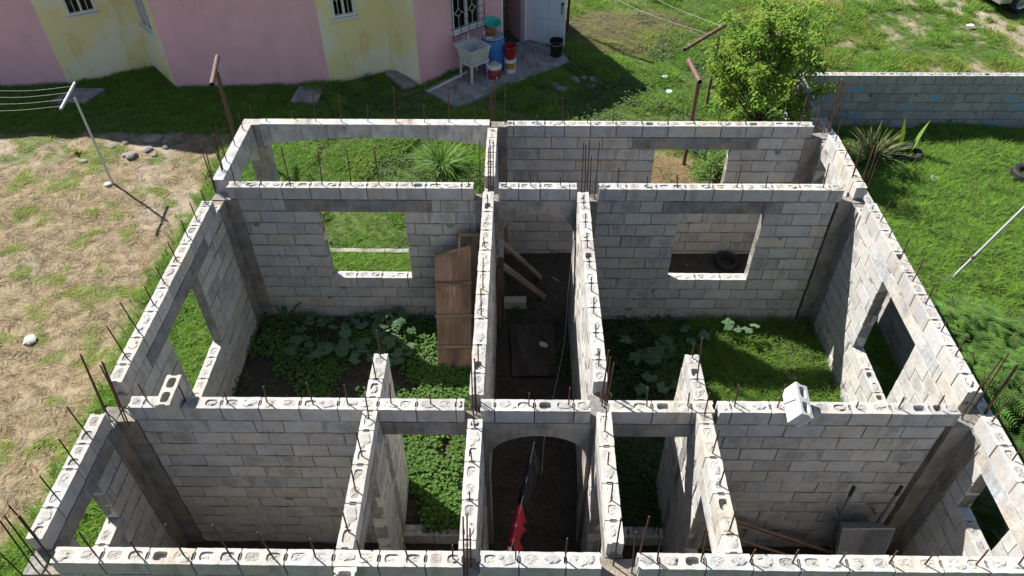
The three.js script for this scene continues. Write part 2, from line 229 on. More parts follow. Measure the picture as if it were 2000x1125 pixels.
// a wall along x or z; at = centre of its thickness; runs = [[from, to]]; holes = [[from, to, firstCourse, lastCourse]] (left open or filled by cast concrete)
function blockWall(axis, at, from, to, { holes = [], top = null, phase = 0, courses = 13, seed = 1, parent = house, store = blocks, base = 0, tints = TINT.length, capHoles = true, ry = 0, ox = 0, oz = 0, name = 'wall' } = {}) {
  const g = part(name, parent), r = RNG(seed * 977 + 5), core = [], SQ = new Tris();
  const P = (s, y) => axis === 'x' ? [s, y, at] : [at, y, s];
  const cut = (list, a, b) => list.flatMap(([p, q]) => (b <= p || a >= q) ? [[p, q]] : [[p, a], [b, q]].filter(([m, n]) => n - m > 0.02));
  const solidOf = (k) => { let L = (k === courses - 1 && top) ? top.map((t) => [...t]) : [[from, to]]; for (const [a, b, c0, c1] of holes) if (k >= c0 && k <= c1) L = cut(L, a, b); return L; };
  for (let k = 0; k < courses; k++) {
    const L = solidOf(k), up = k + 1 < courses ? solidOf(k + 1) : [];
    const y = base + k * H + H / 2;
    for (const [a, b] of L) {
      const box = axis === 'x' ? [a, b, base + k * H, base + (k + 1) * H, at - TH / 2, at + TH / 2] : [at - TH / 2, at + TH / 2, base + k * H, base + (k + 1) * H, a, b];
      if (parent === house) occ.push(box);
      let s = a, first = true;
      const off = ((phase + (k % 2) * 0.5) % 1) * PITCH;
      const cuts = []; for (let c = Math.floor((a - off) / PITCH) * PITCH + off; c < b; c += PITCH) { const cc = c + rr(-0.012, 0.012, r) + (r() < 0.035 ? 0.1 : 0); if (cc > a + 0.07 && cc < b - 0.07) cuts.push(cc); }
      cuts.push(b);
      for (const e of cuts) {
        const len = e - s - 0.007, mid = (s + e) / 2;
        const open = capHoles && !up.some(([p, q]) => mid > p && mid < q) && !(holes.some(([p, q, c0, c1, f]) => f && k + 1 >= c0 && k + 1 <= c1 && mid > p && mid < q));
        const half = len < 0.26;
        const geo = open ? (half ? HOLED_HALF[(r() * HOLED_HALF.length) | 0] : HOLED[(r() * HOLED.length) | 0]) : SOLID[(r() * SOLID.length) | 0];
        const nat = open && half ? 0.2 : BL, flip = r() < 0.5;
        const m = mtx(...P(mid, y - 0.004), rr(-0.006, 0.006, r), (axis === 'x' ? 0 : Math.PI / 2) + (flip ? Math.PI : 0) + rr(-0.005, 0.005, r), rr(-0.005, 0.005, r), len / nat, 1, 1);
        const out = rr(-0.003, 0.003, r); m.elements[axis === 'x' ? 14 : 12] += out;
        store.push({ geo, m, tint: (r() * tints) | 0, wall: g, axis, at, y, mid, len, open, k });
        for (const sd of [-1, 1]) { // mortar squeezed out of the bed, now and then a smear or a run below it
          if (r() < 0.3) continue;
          const a0 = s + r() * len * 0.5, a1 = Math.min(e, a0 + rr(0.08, 0.34, r)), nn = Math.max(3, Math.round((a1 - a0) / 0.035)), yb = base + k * H + (H - BH) / 2 - 0.009, zo = sd * (TH / 2 + 0.0012), up = [], dn = [];
          const run = r() < 0.14 ? rr(0.03, 0.1, r) : 0, rc = Math.floor(r() * nn);
          for (let i = 0; i <= nn; i++) { const t = i / nn, ed = i === 0 || i === nn ? 0.2 : 1; up.push([mix(a0, a1, t), yb + ed * rr(0.006, 0.014, r)]); dn.push([mix(a0, a1, t), yb - ed * rr(0.005, 0.012, r) - (Math.abs(i - rc) < 2 ? run * rr(0.5, 1, r) : 0)]); }
          const W3D = (q, o) => axis === 'x' ? [q[0], q[1], at + zo + sd * o] : [at + zo + sd * o, q[1], q[0]];
          for (let i = 0; i < nn; i++) { const mA = [(up[i][0] + dn[i][0]) / 2, (up[i][1] + dn[i][1]) / 2], mB = [(up[i + 1][0] + dn[i + 1][0]) / 2, (up[i + 1][1] + dn[i + 1][1]) / 2], o = 0.004; SQ.quad(W3D(up[i], 0), W3D(up[i + 1], 0), W3D(mB, o), W3D(mA, o)); SQ.quad(W3D(mA, o), W3D(mB, o), W3D(dn[i + 1], 0), W3D(dn[i], 0)); }
        }
        const full = k === courses - 1 || open;
        if (!first && full) core.push(place(bx(0.008, BH - 0.01, TH - 0.02), ...P(s, y - 0.006), 0, axis === 'x' ? 0 : Math.PI / 2));
        first = false; s = e;
      }
      // mortar bed and joint core, set back from the faces; the course that carries open cells keeps only its bed
      const anyOpen = k === courses - 1 || (capHoles && L.some(([p, q]) => p === a && !up.some(([m, n]) => m <= a + 0.01 && n >= b - 0.01)));
      const segs = k === courses - 1 ? [[a, b, true]] : [];
      if (!segs.length) { let rest = [[a, b]]; for (const [p, q] of rest.slice()) { let u = [[p, q]]; const ups = up.map((t) => [Math.max(t[0], p), Math.min(t[1], q)]).filter((t) => t[1] > t[0]); let c = p; for (const [m, n] of ups) { if (m > c) segs.push([c, m, true]); segs.push([m, n, false]); c = n; } if (c < q) segs.push([c, q, true]); } }
      for (const [p, q, opn] of segs) {
        const filled = holes.some(([m, n, c0, c1, f]) => f && k + 1 >= c0 && k + 1 <= c1 && (p + q) / 2 > m && (p + q) / 2 < n);
        const hh = (opn && !filled) ? H - BH + 0.012 : H, yy = base + k * H - 0.008 + hh / 2;
        if (q - p < 0.012) continue;
        core.push(place(bx(q - p - 0.006, hh, TH - 0.018), ...P((p + q) / 2, yy), 0, axis === 'x' ? 0 : Math.PI / 2));
      }
    }
  }
  core.push(SQ.geo(1.6)); const cg = join(core); boxUV(cg, 1.6); mesh('mortar', cg, M.mortar, g);
  return g;
}
function castBox(name, x0, x1, y0, y1, z0, z1, m = M.cement, amp = 0.005, seed = x0 * 3 + z0 * 7, parent = house, cell = 0.1) { occ.push([x0, x1, y0, y1, z0, z1]); return mesh(name, roughBox(x0, x1, y0, y1, z0, z1, amp, seed, cell), m, parent); }

const Y2 = HT - 2 * H, Y1 = HT - H;
// cross walls, from the back one to the near one; the fifth entry of a hole says that cast concrete fills it
const W3 = blockWall('x', -1.757, -0.385, 4.56, { holes: [[2.14, 3.33, 5, 10], [1.76, 3.74, 11, 11, 1]], top: [[-0.24, 4.56]], phase: 0.66, seed: 3 });
const W2 = blockWall('x', -0.075, -4.06, 4.45, { holes: [[-2.93, -1.7, 5, 10], [-3.39, -1.285, 11, 11, 1], [-0.66, -0.33, 0, 11], [-0.33, 0.79, 0, 11, 1], [0.79, 1.075, 0, 11], [2.27, 3.485, 5, 10], [2.02, 3.71, 11, 11, 1]], top: [[-4.165, -0.672], [-0.328, 0.782], [1.083, 4.509]], phase: 0.65, seed: 4 });
const W1 = blockWall('x', 3.803, -4.03, 4.42, { holes: [[-1.455, -0.59, 1, 10], [-1.48, -0.59, 11, 11, 1], [-0.59, -0.4, 0, 11], [-0.4, 0.74, 0, 11, 1], [0.74, 0.93, 0, 11], [0.93, 1.8, 1, 10], [0.93, 1.86, 11, 11, 1]], top: [[-4.071, -0.575], [-0.415, 0.729], [0.91, 2.0], [2.035, 4.503]], phase: 0.36, seed: 5 });
const W0 = blockWall('x', 5.491, -4.09, 4.66, { holes: [[-0.49, -0.347, 0, 11], [0.714, 1.027, 0, 11]], top: [[-4.093, -0.489], [-0.347, 0.714], [1.027, 4.62]], phase: 0.98, seed: 6 });
// walls running away from the camera
const WL = blockWall('z', -4.33, 0.13, 3.56, { holes: [[1.37, 2.47, 5, 10], [0.86, 2.98, 11, 11, 1]], top: [[0.31, 3.545]], phase: 0.1, seed: 7 });
const WLf = blockWall('z', -4.33, 3.9, 5.33, { holes: [[4.53, 5.08, 8, 10], [4.1, 5.33, 11, 11, 1]], top: [[3.955, 5.35]], phase: 0.4, seed: 8 });
const WR = blockWall('z', 4.765, 0.1, 3.58, { holes: [[1.4, 2.52, 5, 10], [0.75, 3.02, 11, 11, 1]], top: [[0.29, 3.59]], phase: 0.2, seed: 9 });
const WRf = blockWall('z', 4.765, 3.9, 5.42, { holes: [[4.3, 4.91, 8, 10], [4.08, 5.3, 11, 11, 1]], top: [[3.887, 5.42]], phase: 0.5, seed: 10 });
const WRb = blockWall('z', 4.765, -1.58, -0.25, { holes: [[-1.42, -0.78, 5, 10], [-1.58, -0.25, 11, 11, 1]], top: [[-1.45, -0.06]], phase: 0.5, seed: 11 });
const C1 = blockWall('z', -0.46, 0.02, 3.66, { top: [[0.06, 3.68]], phase: 0.3, seed: 12 });
const C1f = blockWall('z', -0.46, 3.95, 5.41, { top: [[3.98, 5.4]], phase: 0.1, seed: 13 });
const C1b = blockWall('z', -0.46, -1.68, -0.2, { top: [[-1.62, -0.3]], phase: 0.7, seed: 14 });
const C2 = blockWall('z', 0.855, 0.02, 3.5, { top: [[0.06, 3.49]], phase: 0.8, seed: 15 });
const C2f = blockWall('z', 0.855, 3.9, 5.36, { holes: [[4.3, 5.08, 0, 10], [4.12, 5.36, 11, 11, 1]], top: [[3.88, 5.34]], phase: 0.6, seed: 16 });
const P1 = blockWall('z', -1.54, 3.885, 5.41, { holes: [[4.38, 5.17, 0, 10], [4.22, 5.41, 11, 11, 1]], phase: 0.2, seed: 17 });
const P2 = blockWall('z', 1.88, 3.885, 5.41, { holes: [[4.58, 5.28, 0, 10], [4.4, 5.41, 11, 11, 1]], phase: 0.9, seed: 18 });
const S1 = blockWall('z', -1.54, 3.1, 3.72, { phase: 0.55, seed: 19 });
const S2 = blockWall('z', 1.88, 3.08, 3.72, { phase: 0.5, seed: 20 });
const t2 = TH / 2;
// lintels cast in the second course from the top
const lin_ = (axis, at, a, b, m = M.lintel) => axis === 'x' ? castBox('lintel', a, b, Y2 - 0.004, Y1 - 0.012, at - t2 - 0.004, at + t2 + 0.004, m, 0.003) : castBox('lintel', at - t2 - 0.004, at + t2 + 0.004, Y2 - 0.004, Y1 - 0.012, a, b, m, 0.003);
lin_('x', -1.757, 1.76, 3.74); lin_('x', -0.075, -3.39, -1.285); lin_('x', -0.075, 2.02, 3.71); lin_('x', 3.803, -1.48, -0.59); lin_('x', 3.803, 0.93, 1.86);
lin_('z', -4.33, 0.86, 2.98); lin_('z', -4.33, 4.1, 5.33); lin_('z', 4.765, 0.75, 3.02, M.pale); lin_('z', 4.765, 4.08, 5.3, M.pale); lin_('z', 4.765, -1.57, -0.26, M.pale);
lin_('z', 0.855, 4.12, 5.35); lin_('z', -1.54, 4.22, 5.4); lin_('z', 1.88, 4.4, 5.4, M.pale);
// columns: cast one course lower than the walls, smeared a hand's width over the blocks beside them
function cornerColumn(xo, xi, zo, zi, sx, sz) { // outer and inner corner of the L; sx, sz: direction of the room
  const x0 = Math.min(xo, xi), x1 = Math.max(xo, xi), z0 = Math.min(zo, zi), z1 = Math.max(zo, zi), w = 0.2;
  const a = roughBox(x0, x1, 0, Y1 - 0.004, z0, z1, 0.007, x0 + z0 * 2, 0.07);
  const b = roughBox(sx > 0 ? x1 - 0.02 : x0 - w, sx > 0 ? x1 + w : x0 + 0.02, 0, Y1 - 0.012, sz > 0 ? z1 - TH - 0.012 : z0 - 0.002, sz > 0 ? z1 + 0.002 : z0 + TH + 0.012, 0.01, x0 * 2 + 1, 0.06);
  const c = roughBox(sx > 0 ? x1 - TH - 0.012 : x0 - 0.002, sx > 0 ? x1 + 0.002 : x0 + TH + 0.012, 0, Y1 - 0.016, sz > 0 ? z1 - 0.02 : z0 - w, sz > 0 ? z1 + w : z0 + 0.02, 0.01, z0 * 2 + 2, 0.06);
  occ.push([x0, x1, 0, Y1, z0, z1]);
  return mesh('column', join([a, b, c]), M.column, house);
}
cornerColumn(-4.412, -4.243, -0.158, 0.012, 1, 1);
cornerColumn(-4.412, -4.243, 3.716, 3.89, 1, 1);
cornerColumn(4.852, 4.678, -0.158, 0.012, -1, 1);
cornerColumn(4.852, 4.678, 3.716, 3.89, -1, 1);
cornerColumn(4.852, 4.678, -1.84, -1.67, -1, 1);
cornerColumn(-4.412, -4.243, 5.575, 5.405, 1, -1);
cornerColumn(4.852, 4.678, 5.575, 5.405, -1, -1);
for (const [x0, x1, z0, z1] of [[-0.665, -0.33, -0.157, 0.007], [0.785, 1.08, -0.157, 0.007], [-0.59, -0.39, 3.721, 3.885], [0.735, 0.935, 3.5, 3.885], [-0.5, -0.345, 5.41, 5.573], [0.712, 1.03, 5.37, 5.573]]) castBox('column', x0, x1, 0, Y1 - 0.006, z0, z1, M.column, 0.008, x0 + z0, house, 0.07);
castBox('column', -0.54, -0.24, 0, HT - 0.03, -1.84, -1.674, M.column, 0.008, 4, house, 0.07);
// arched headers over the corridor and the porch
function archHeader(x0, x1, z0, z1, ox0, ox1, spring, apex, top, m, name = 'arch_header') {
  const s = new THREE.Shape(); s.moveTo(x0, 0); s.lineTo(x0, top); s.lineTo(x1, top); s.lineTo(x1, 0);
  if (ox1 < x1 - 0.001) s.lineTo(ox1, 0);
  const n = 22, cx = (ox0 + ox1) / 2, w = (ox1 - ox0) / 2;
  for (let i = 0; i <= n; i++) { const a = Math.PI * i / n; s.lineTo(cx + Math.cos(a) * w * 0.999, spring + Math.pow(Math.sin(a), 0.8) * (apex - spring)); }
  if (ox0 > x0 + 0.001) s.lineTo(ox0, 0);
  s.closePath();
  let g = ext(s, z1 - z0, 0.004); g.translate(0, 0, z0); g = norm(g); boxUV(g, 1.6, 0.3, 0.1);
  occ.push([x0, x1, apex, top, z0, z1]);
  return mesh(name, g, m, house);
}
archHeader(-0.382, 0.782, -0.153, 0.004, -0.27, 0.775, 1.9, 2.32, Y1 - 0.012, M.cement);
archHeader(-0.388, 0.738, 3.724, 3.882, -0.335, 0.733, 1.85, 2.335, Y1 - 0.012, M.cement);
{ // porch: shallow arched beams on a corner post
  const beam = (L, ends, mid, top) => { const s = new THREE.Shape(); s.moveTo(0, top); s.lineTo(L, top); s.lineTo(L, ends); const n = 20; for (let i = 1; i <= n; i++) { const t = 1 - i / n; s.lineTo(L * t, ends + (mid - ends) * Math.pow(Math.sin(Math.PI * t), 0.75)); } s.closePath(); return s; };
  const rough = (g, amp) => { const p = g.attributes.position; for (let i = 0; i < p.count; i++) { const x = p.getX(i), z = p.getZ(i); if (p.getY(i) > HT - 0.02) p.setY(i, p.getY(i) + (fbm(x * 6 + z * 9, z * 8 + 3, 2) - 0.5) * amp); } g.computeVertexNormals(); return boxUV(g, 1.6, 0.1, 0.2); };
  let g = norm(ext(beam(3.62, 2.37, 2.54, HT), TH + 0.008, 0.006)); g.translate(-4.13, 0, -1.836); mesh('porch_beam', rough(g, 0.02), M.pale, house); occ.push([-4.13, -0.53, 2.5, HT, -1.836, -1.678]);
  g = norm(ext(beam(1.5, 2.1, 2.42, HT - 0.004), TH + 0.006, 0.006)); g.rotateY(-Math.PI / 2); g.translate(-4.252, 0, -1.67); mesh('porch_beam', rough(g, 0.02), M.pale, house); occ.push([-4.41, -4.25, 2.4, HT, -1.7, -0.15]);
  castBox('column', -4.412, -4.085, 0, HT - 0.006, -1.842, -1.672, M.cement, 0.005, 2.2);
  castBox('sill', -4.1, -0.54, 0, 0.1, -1.83, -1.73, M.cement, 0.016, 5.1);
}
// starter bars
{
  const bar = new THREE.CylinderGeometry(0.0075, 0.0075, 1, 6); bar.translate(0, 0.5, 0);
  const r = RNG(5);
  for (const [list, y0] of [[WALL_BARS, HT - 0.05], [COLUMN_BARS, Y1 - 0.05]]) for (const [x, z, h, l] of list) {
    const b = mesh('steel_bar', bar, M.bar, house), hh = h + (HT - y0 > 0.1 ? 0.05 : 0.03);
    b.position.set(x, y0, z); b.scale.set(1, hh, 1); b.rotation.set(rr(-0.03, 0.03, r), 0, -Math.atan2(l, hh));
  }
  const tie = tube([[-0.05, 0, 0], [0.02, 0.02, 0.06], [0.06, 0.0, 0.02], [0.05, -0.02, -0.06], [-0.04, 0, -0.05], [-0.05, 0.01, 0.01]], 0.004, 30, 5);
  for (const [x, y, z] of [[0.9, Y1 + 0.14, 3.62], [4.75, Y1 + 0.05, -0.2], [4.75, Y1 + 0.07, -1.85]]) { const t = mesh('bar_tie', tie, M.bar, house); t.position.set(x, y, z); }
}
// which blocks show largest from the street side: 300 of them as single parts, all others joined
{
  const eye = camera.position, P = new THREE.Vector3();
  const vp = new THREE.Matrix4().multiplyMatrices(camera.projectionMatrix, camera.matrixWorldInverse);
  const clear = (x, y, z) => {
    const dx = eye.x - x, dy = eye.y - y, dz = eye.z - z;
    for (const [x0, x1, y0, y1, z0, z1] of occ) {
      let a = 0.004, b = 0.999, t0 = (x0 - x) / dx, t1 = (x1 - x) / dx; if (t0 > t1) [t0, t1] = [t1, t0]; a = Math.max(a, t0); b = Math.min(b, t1); if (a >= b) continue;
      t0 = (y0 - y) / dy; t1 = (y1 - y) / dy; if (t0 > t1) [t0, t1] = [t1, t0]; a = Math.max(a, t0); b = Math.min(b, t1); if (a >= b) continue;
      t0 = (z0 - z) / dz; t1 = (z1 - z) / dz; if (t0 > t1) [t0, t1] = [t1, t0]; a = Math.max(a, t0); b = Math.min(b, t1); if (a < b - 0.0005) return false;
    } return true;
  };
  for (const b of blocks) {
    let score = 0;
    const c = b.axis === 'x' ? [b.mid, b.y, b.at] : [b.at, b.y, b.mid];
    const face = (n, area, off) => { for (const f of [-0.3, 0.3]) { const p = c.map((v, i) => v + n[i] * off); p[b.axis === 'x' ? 0 : 2] += f * b.len; P.set(...p).applyMatrix4(vp); if (Math.abs(P.x) > 1 || Math.abs(P.y) > 1) continue; const d = [eye.x - p[0], eye.y - p[1], eye.z - p[2]], L = Math.hypot(...d), cs = (d[0] * n[0] + d[1] * n[1] + d[2] * n[2]) / L; if (cs > 0.02 && clear(...p)) score += 0.5 * area * cs / (L * L); } };
    if (b.axis === 'x') face([0, 0, 1], b.len * BH, t2 + 0.006); else { face([eye.x > b.at ? 1 : -1, 0, 0], b.len * BH, t2 + 0.006); }
    if (b.open) face([0, 1, 0], b.len * TH, BH / 2 + 0.012);
    b.score = score;
  }
  const best = blocks.slice().sort((a, b) => b.score - a.score), rest = [];
  best.forEach((b, i) => {
    if (i < 300 && b.score > 0) { const o = mesh('concrete_block', b.geo, M.block[b.tint], b.wall); o.applyMatrix4(b.m); } else { const g = b.geo.clone().applyMatrix4(b.m), c = g.attributes.color, t = TINT[b.tint]; for (let k = 0; k < c.count; k++) c.setXYZ(k, c.getX(k) * t[0], c.getY(k) * t[1], c.getZ(k) * t[2]); rest.push(g); }
  });
  stuff(mesh('concrete_blocks', join(rest), M.blockAll, house));
  console.log('blocks', blocks.length, 'seen', blocks.filter((b) => b.score > 0).length);
}
// ---------------------------------------------------------------- ground
const inside = (x, z) => x > -4.33 && x < 4.77 && z > -1.76 && z < 5.5;
function room(x, z) { // floor levels inside the shell
  if (!inside(x, z)) return 0;
  if (z < -0.07) return x < -0.46 ? 0.03 : 0.15;
  if (z < 3.8) return x > -0.46 && x < 0.855 ? 0.08 : 0.17;
  return 0.0;
}
function groundY(x, z) {
  const r = room(x, z), b = (fbm(x * 1.3 + 40, z * 1.3 + 40, 3) - 0.5) * 0.09 + (fbm(x * 5 + 11, z * 5 + 60, 2) - 0.5) * 0.03;
  return r + (inside(x, z) ? b * 0.7 : b - 0.005);
}
const strip = (x, z) => sstep(-6.6, -6.15, x + (fbm(x * 2 + 9, z * 2 + 4, 3) - 0.5) * 0.7);   // where the green begins beside the left wall
function soilKind(x, z) { // [green cover 0..1, dry straw 0..1, bare pale earth 0..1]
  const n = fbm(x * 0.9 + 20, z * 0.9 + 50, 4), n2 = fbm(x * 2.7 + 70, z * 2.7 + 10, 3);
  if (inside(x, z)) return z < -0.07 && x < -0.46 ? [0.9, 0.1, 0] : [0, 0, 0];
  if (x < -4.3 && z > -6.1) {
    const s = strip(x, z), far = sstep(-2, -4.8, z) * sstep(-7, -9.5, x);
    const patch = sstep(0.56, 0.7, n2 + far * 0.13 - 0.02) * 0.8, bare = sstep(0.58, 0.74, n + (x < -10.5 ? 0.1 : 0)) * 0.8;
    return [Math.max(s, patch), (1 - s) * (1 - bare * 0.7), bare];
  }
  if (z < -6.1 && x < 1.2) return [0.85, 0.1, 0.05];
  if (z > -7.6 && x > 2 && x < 3.6 && z < -3.2) { const d = Math.hypot(x - 2.9, z + 4.2); if (d < 1.1) return [sstep(0.5, 1.1, d) * 0.7, 1, 0.3]; }
  const far = sstep(-7.2, -10, z) * sstep(3.5, 7, x), path = sstep(0.5, 0.2, Math.abs((x - 9.6) - (z + 12.6) * -0.0 - 1.6 * Math.sin(z * 0.5 + 2))) * sstep(-10.5, -12, z);
  const p2 = sstep(0.75, 0.25, Math.abs(x - 12.9 - (z + 12) * 0.55)) * sstep(-7.5, -9.5, z);
  const dry = far * sstep(0.4, 0.62, n) * 0.9 + sstep(0.6, 0.75, n) * 0.35, bare = clamp(Math.max(path * 0.6, p2) + far * sstep(0.58, 0.72, n2) * 0.55, 0, 1) * sstep(0.25, 0.5, n2);
  const hedge = sstep(1.6, 0.6, Math.hypot((x - 2.6) * 0.7, z + 10.9));
  return [clamp(1 - bare - dry * 0.45, 0, 1) * (1 - hedge * 0.4), Math.max(dry, hedge * 0.8), bare];
}
TEX.ground = texture(2048, (i, j, n) => {
  const x = -16 + 32 * (i + 0.5) / n, z = -20 + 32 * (j + 0.5) / n;
  const [g, d, b] = soilKind(x, z);
  const a = fbm(x * 7, z * 7, 3), f = vn(x * 31, z * 31), f2 = vn(x * 60 + 7, z * 22), f3 = vn(x * 19 + 3, z * 63), gr = NT[(i * 37 + j * 1031 + ((i ^ j) * 7)) & 65535];
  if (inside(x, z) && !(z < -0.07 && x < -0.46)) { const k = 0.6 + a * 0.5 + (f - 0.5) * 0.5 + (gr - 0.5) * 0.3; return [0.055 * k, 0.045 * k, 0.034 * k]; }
  const straw = Math.max(f2, f3), sk = 0.55 + straw * 0.5 + (a - 0.5) * 0.5 + (gr - 0.5) * 0.35;
  const red = sstep(0.5, 0.8, fbm(x * 1.7 + 33, z * 1.7 + 9, 3)) * 0.5;
  let c = [0.275 * sk, mix(0.22, 0.185, red) * sk, mix(0.138, 0.112, red) * sk];
  const bk = 0.72 + (a - 0.5) * 0.6 + (gr - 0.5) * 0.25 + (f - 0.5) * 0.2; c = c.map((v, q) => mix(v, [0.37, 0.325, 0.26][q] * bk, b * 0.75));
  const gk = 0.55 + a * 0.6 + (f2 - 0.5) * 0.4 + (gr - 0.5) * 0.5; const gc = [0.062, 0.105, 0.02];
  return c.map((v, q) => mix(v, gc[q] * gk + (q === 0 ? d * 0.05 : q === 1 ? d * 0.04 : d * 0.02), clamp(g * 0.95, 0, 1)));
});
{
  const ax = (lo, hi, step) => { const L = []; for (let v = lo; v <= hi + 1e-6; v += step) L.push(v); for (const d of [4, 14, 45, 134]) { L.push(hi + d); L.unshift(lo - d); } return L; };
  const X = ax(-16, 16, 0.1), Z = ax(-20, 12, 0.1), p = [], uv = [], id = [];
  for (const z of Z) for (const x of X) { p.push(x, (x < -15.9 || x > 15.9 || z < -19.9 || z > 11.9) ? 0 : groundY(x, z), z); uv.push((x + 16) / 32, (z + 20) / 32); }
  const W = X.length; for (let j = 0; j < Z.length - 1; j++) for (let i = 0; i < W - 1; i++) { const a = j * W + i; id.push(a, a + W, a + 1, a + 1, a + W, a + W + 1); }
  const g = new THREE.BufferGeometry(); g.setAttribute('position', new THREE.Float32BufferAttribute(p, 3)); g.setAttribute('uv', new THREE.Float32BufferAttribute(uv, 2)); g.setIndex(id); g.computeVertexNormals();
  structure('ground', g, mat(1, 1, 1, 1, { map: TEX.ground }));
}
// ---------------------------------------------------------------- grass, weeds, shrubs, tree
function tuft(blades, h0, h1, spread, width, bend, r) {
  const T = new Tris();
  for (let i = 0; i < blades; i++) {
    const a = r() * 6.283, x = Math.cos(a) * spread * r(), z = Math.sin(a) * spread * r(), d = r() * 6.283, h = rr(h0, h1, r), b = bend * rr(0.4, 1.3, r), w = width * rr(0.7, 1.2, r);
    const dx = Math.cos(d), dz = Math.sin(d), sx = -dz * w / 2, sz = dx * w / 2;
    const at = (t) => [x + dx * b * t * t * h, h * t * (1 - 0.3 * b * t), z + dz * b * t * t * h];
    const p0 = at(0), p1 = at(0.45), p2 = at(0.8), p3 = at(1);
    const L = (p, k) => [p[0] - sx * k, p[1], p[2] - sz * k], R = (p, k) => [p[0] + sx * k, p[1], p[2] + sz * k];
    T.quad(L(p0, 1), R(p0, 1), R(p1, 1), L(p1, 1)); T.quad(L(p1, 1), R(p1, 1), R(p2, 0.7), L(p2, 0.7)); T.tri(L(p2, 0.7), R(p2, 0.7), p3);
  }
  return T.geo();
}
function leafQuad(T, o, dir, up, len, wid, droop, col) { // a folded pointed leaf
  const d = dir, s = new THREE.Vector3().crossVectors(d, up).normalize(), P = (t, k, dy) => [o.x + d.x * len * t + s.x * wid * k, o.y + d.y * len * t + s.y * wid * k - droop * len * t * t + dy, o.z + d.z * len * t + s.z * wid * k];
  const a = P(0, 0, 0), m = P(0.5, 0, -0.1 * wid), l = P(0.42, -0.5, 0.12 * wid), q = P(0.42, 0.5, 0.12 * wid), e = P(1, 0, 0);
  T.tri(a, l, m, col); T.tri(l, e, m, col); T.tri(a, m, q, col); T.tri(m, e, q, col);
}
const thin = (r, g, b, tr = 0.4) => { const m = new THREE.MeshPhysicalMaterial({ roughness: 0.95, transmission: tr, thickness: 0, ior: 1.35, side: THREE.DoubleSide, vertexColors: true }); m.color.setRGB(r, g, b); return m; };
const leafMat = (r, g, b) => thin(r * 1.25, g * 1.25, b * 1.1, 0.35);
function scatter(name, geos, material, n, where, label, category, shapes) { // many copies of one kind that nobody could count
  geos = geos.slice(0, 1); const r = RNG(n + name.length * 31), spots = geos.map(() => []);
  let tries = 0, done = 0;
  while (done < n && tries < n * 30) { tries++; const s = where(r); if (!s) continue; spots[(r() * geos.length) | 0].push(s); done++; }
  geos.forEach((g, gi) => {
    const list = spots[gi]; if (!list.length) return;
    const im = new THREE.InstancedMesh(g, material, list.length); im.name = numbered(name); shade(im);
    const c = new THREE.Color();
    list.forEach((s, i) => { im.setMatrixAt(i, mtx(s.x, s.y, s.z, rr(-0.15, 0.15, r), r() * 6.283, rr(-0.15, 0.15, r), s.s, s.s * (s.sy ?? 1), s.s)); im.setColorAt(i, c.setRGB(...s.c)); });
    stuff(im, label, category); scene.add(im);
  });
}
const NOGRASS = [];                         // polygons or discs kept free of grass: [x, z, radius]
const blocked = (x, z) => NOGRASS.some(([a, b, q]) => Math.hypot(x - a, z - b) < q) || inPoly(x, z, SLAB) || behindHouse(x, z);
const SLAB = [[-2.35, -7.75], [-1.525, -6.98], [1.2, -9.25], [1.05, -9.75], [0.2, -10.5], [-0.5, -9.9]];
const FRONT = [[-16, -7.8], [-12.756, -7.973], [-11.143, -8.112], [-9.376, -9.06], [-8.411, -7.951], [-4.7, -8.155], [-3.28, -8.825], [-2.467, -8.042], [0.15, -10.48], [-1.9, -14], [-16, -14]];
function inPoly(x, z, P) { let c = false; for (let i = 0, j = P.length - 1; i < P.length; j = i++) { const [a, b] = P[i], [d, e] = P[j]; if ((b > z) !== (e > z) && x < (d - a) * (z - b) / (e - b) + a) c = !c; } return c; }
const behindHouse = (x, z) => inPoly(x, z, FRONT);
M.grass = thin(1, 1, 1);
const rg = RNG(17);
const SHORT = [0, 1, 2].map(() => tuft(16, 0.05, 0.13, 0.09, 0.008, 0.8, rg)), LONG = [0, 1, 2].map(() => tuft(18, 0.14, 0.34, 0.09, 0.01, 0.9, rg)), DRY = [0, 1, 2].map(() => tuft(16, 0.06, 0.15, 0.12, 0.009, 2.0, rg));
const green = (r, dry = 0) => { const k = rr(0.7, 1.25, r), y = rr(0.8, 1.2, r) + dry * 0.8; return [0.152 * k * y + dry * 0.1, 0.3 * k + dry * 0.03, 0.02 * k + dry * 0.03]; };
scatter('lawn_grass', SHORT, M.grass, 52000, (r) => {
  const x = rr(-6.2, 16, r), z = rr(-14, -1.85, r); if (blocked(x, z)) return null;
  if (x > 6 && r() < 0.15 && z < -8) return null;
  const [g, d] = soilKind(x, z); if (r() > g) return null;
  const tall = fbm(x * 1.4 + 3, z * 1.4 + 8, 3); return { x, y: groundY(x, z), z, s: mix(0.55, 1.75, sstep(0.35, 0.7, tall)), c: green(r, d * rr(0.1, 0.7, r)) };
}, 'short bright green grass over the ground behind the block house', 'grass');
scatter('shaded_grass', SHORT, M.grass, 7000, (r) => { const x = rr(-14, -5, r), z = rr(-9, -5.9, r); if (blocked(x, z)) return null; return { x, y: groundY(x, z), z, s: rr(0.5, 1.2, r), c: green(r) }; }, 'short grass in front of the pink and yellow house', 'grass');
scatter('side_grass', LONG, M.grass, 11500, (r) => {
  const x = rr(4.95, 12, r), z = rr(-6, 6.5, r); if (blocked(x, z)) return null;
  return { x, y: groundY(x, z), z, s: rr(0.45, 0.85, r), c: green(r) };
}, 'long soft green grass along the right side of the block house', 'grass');
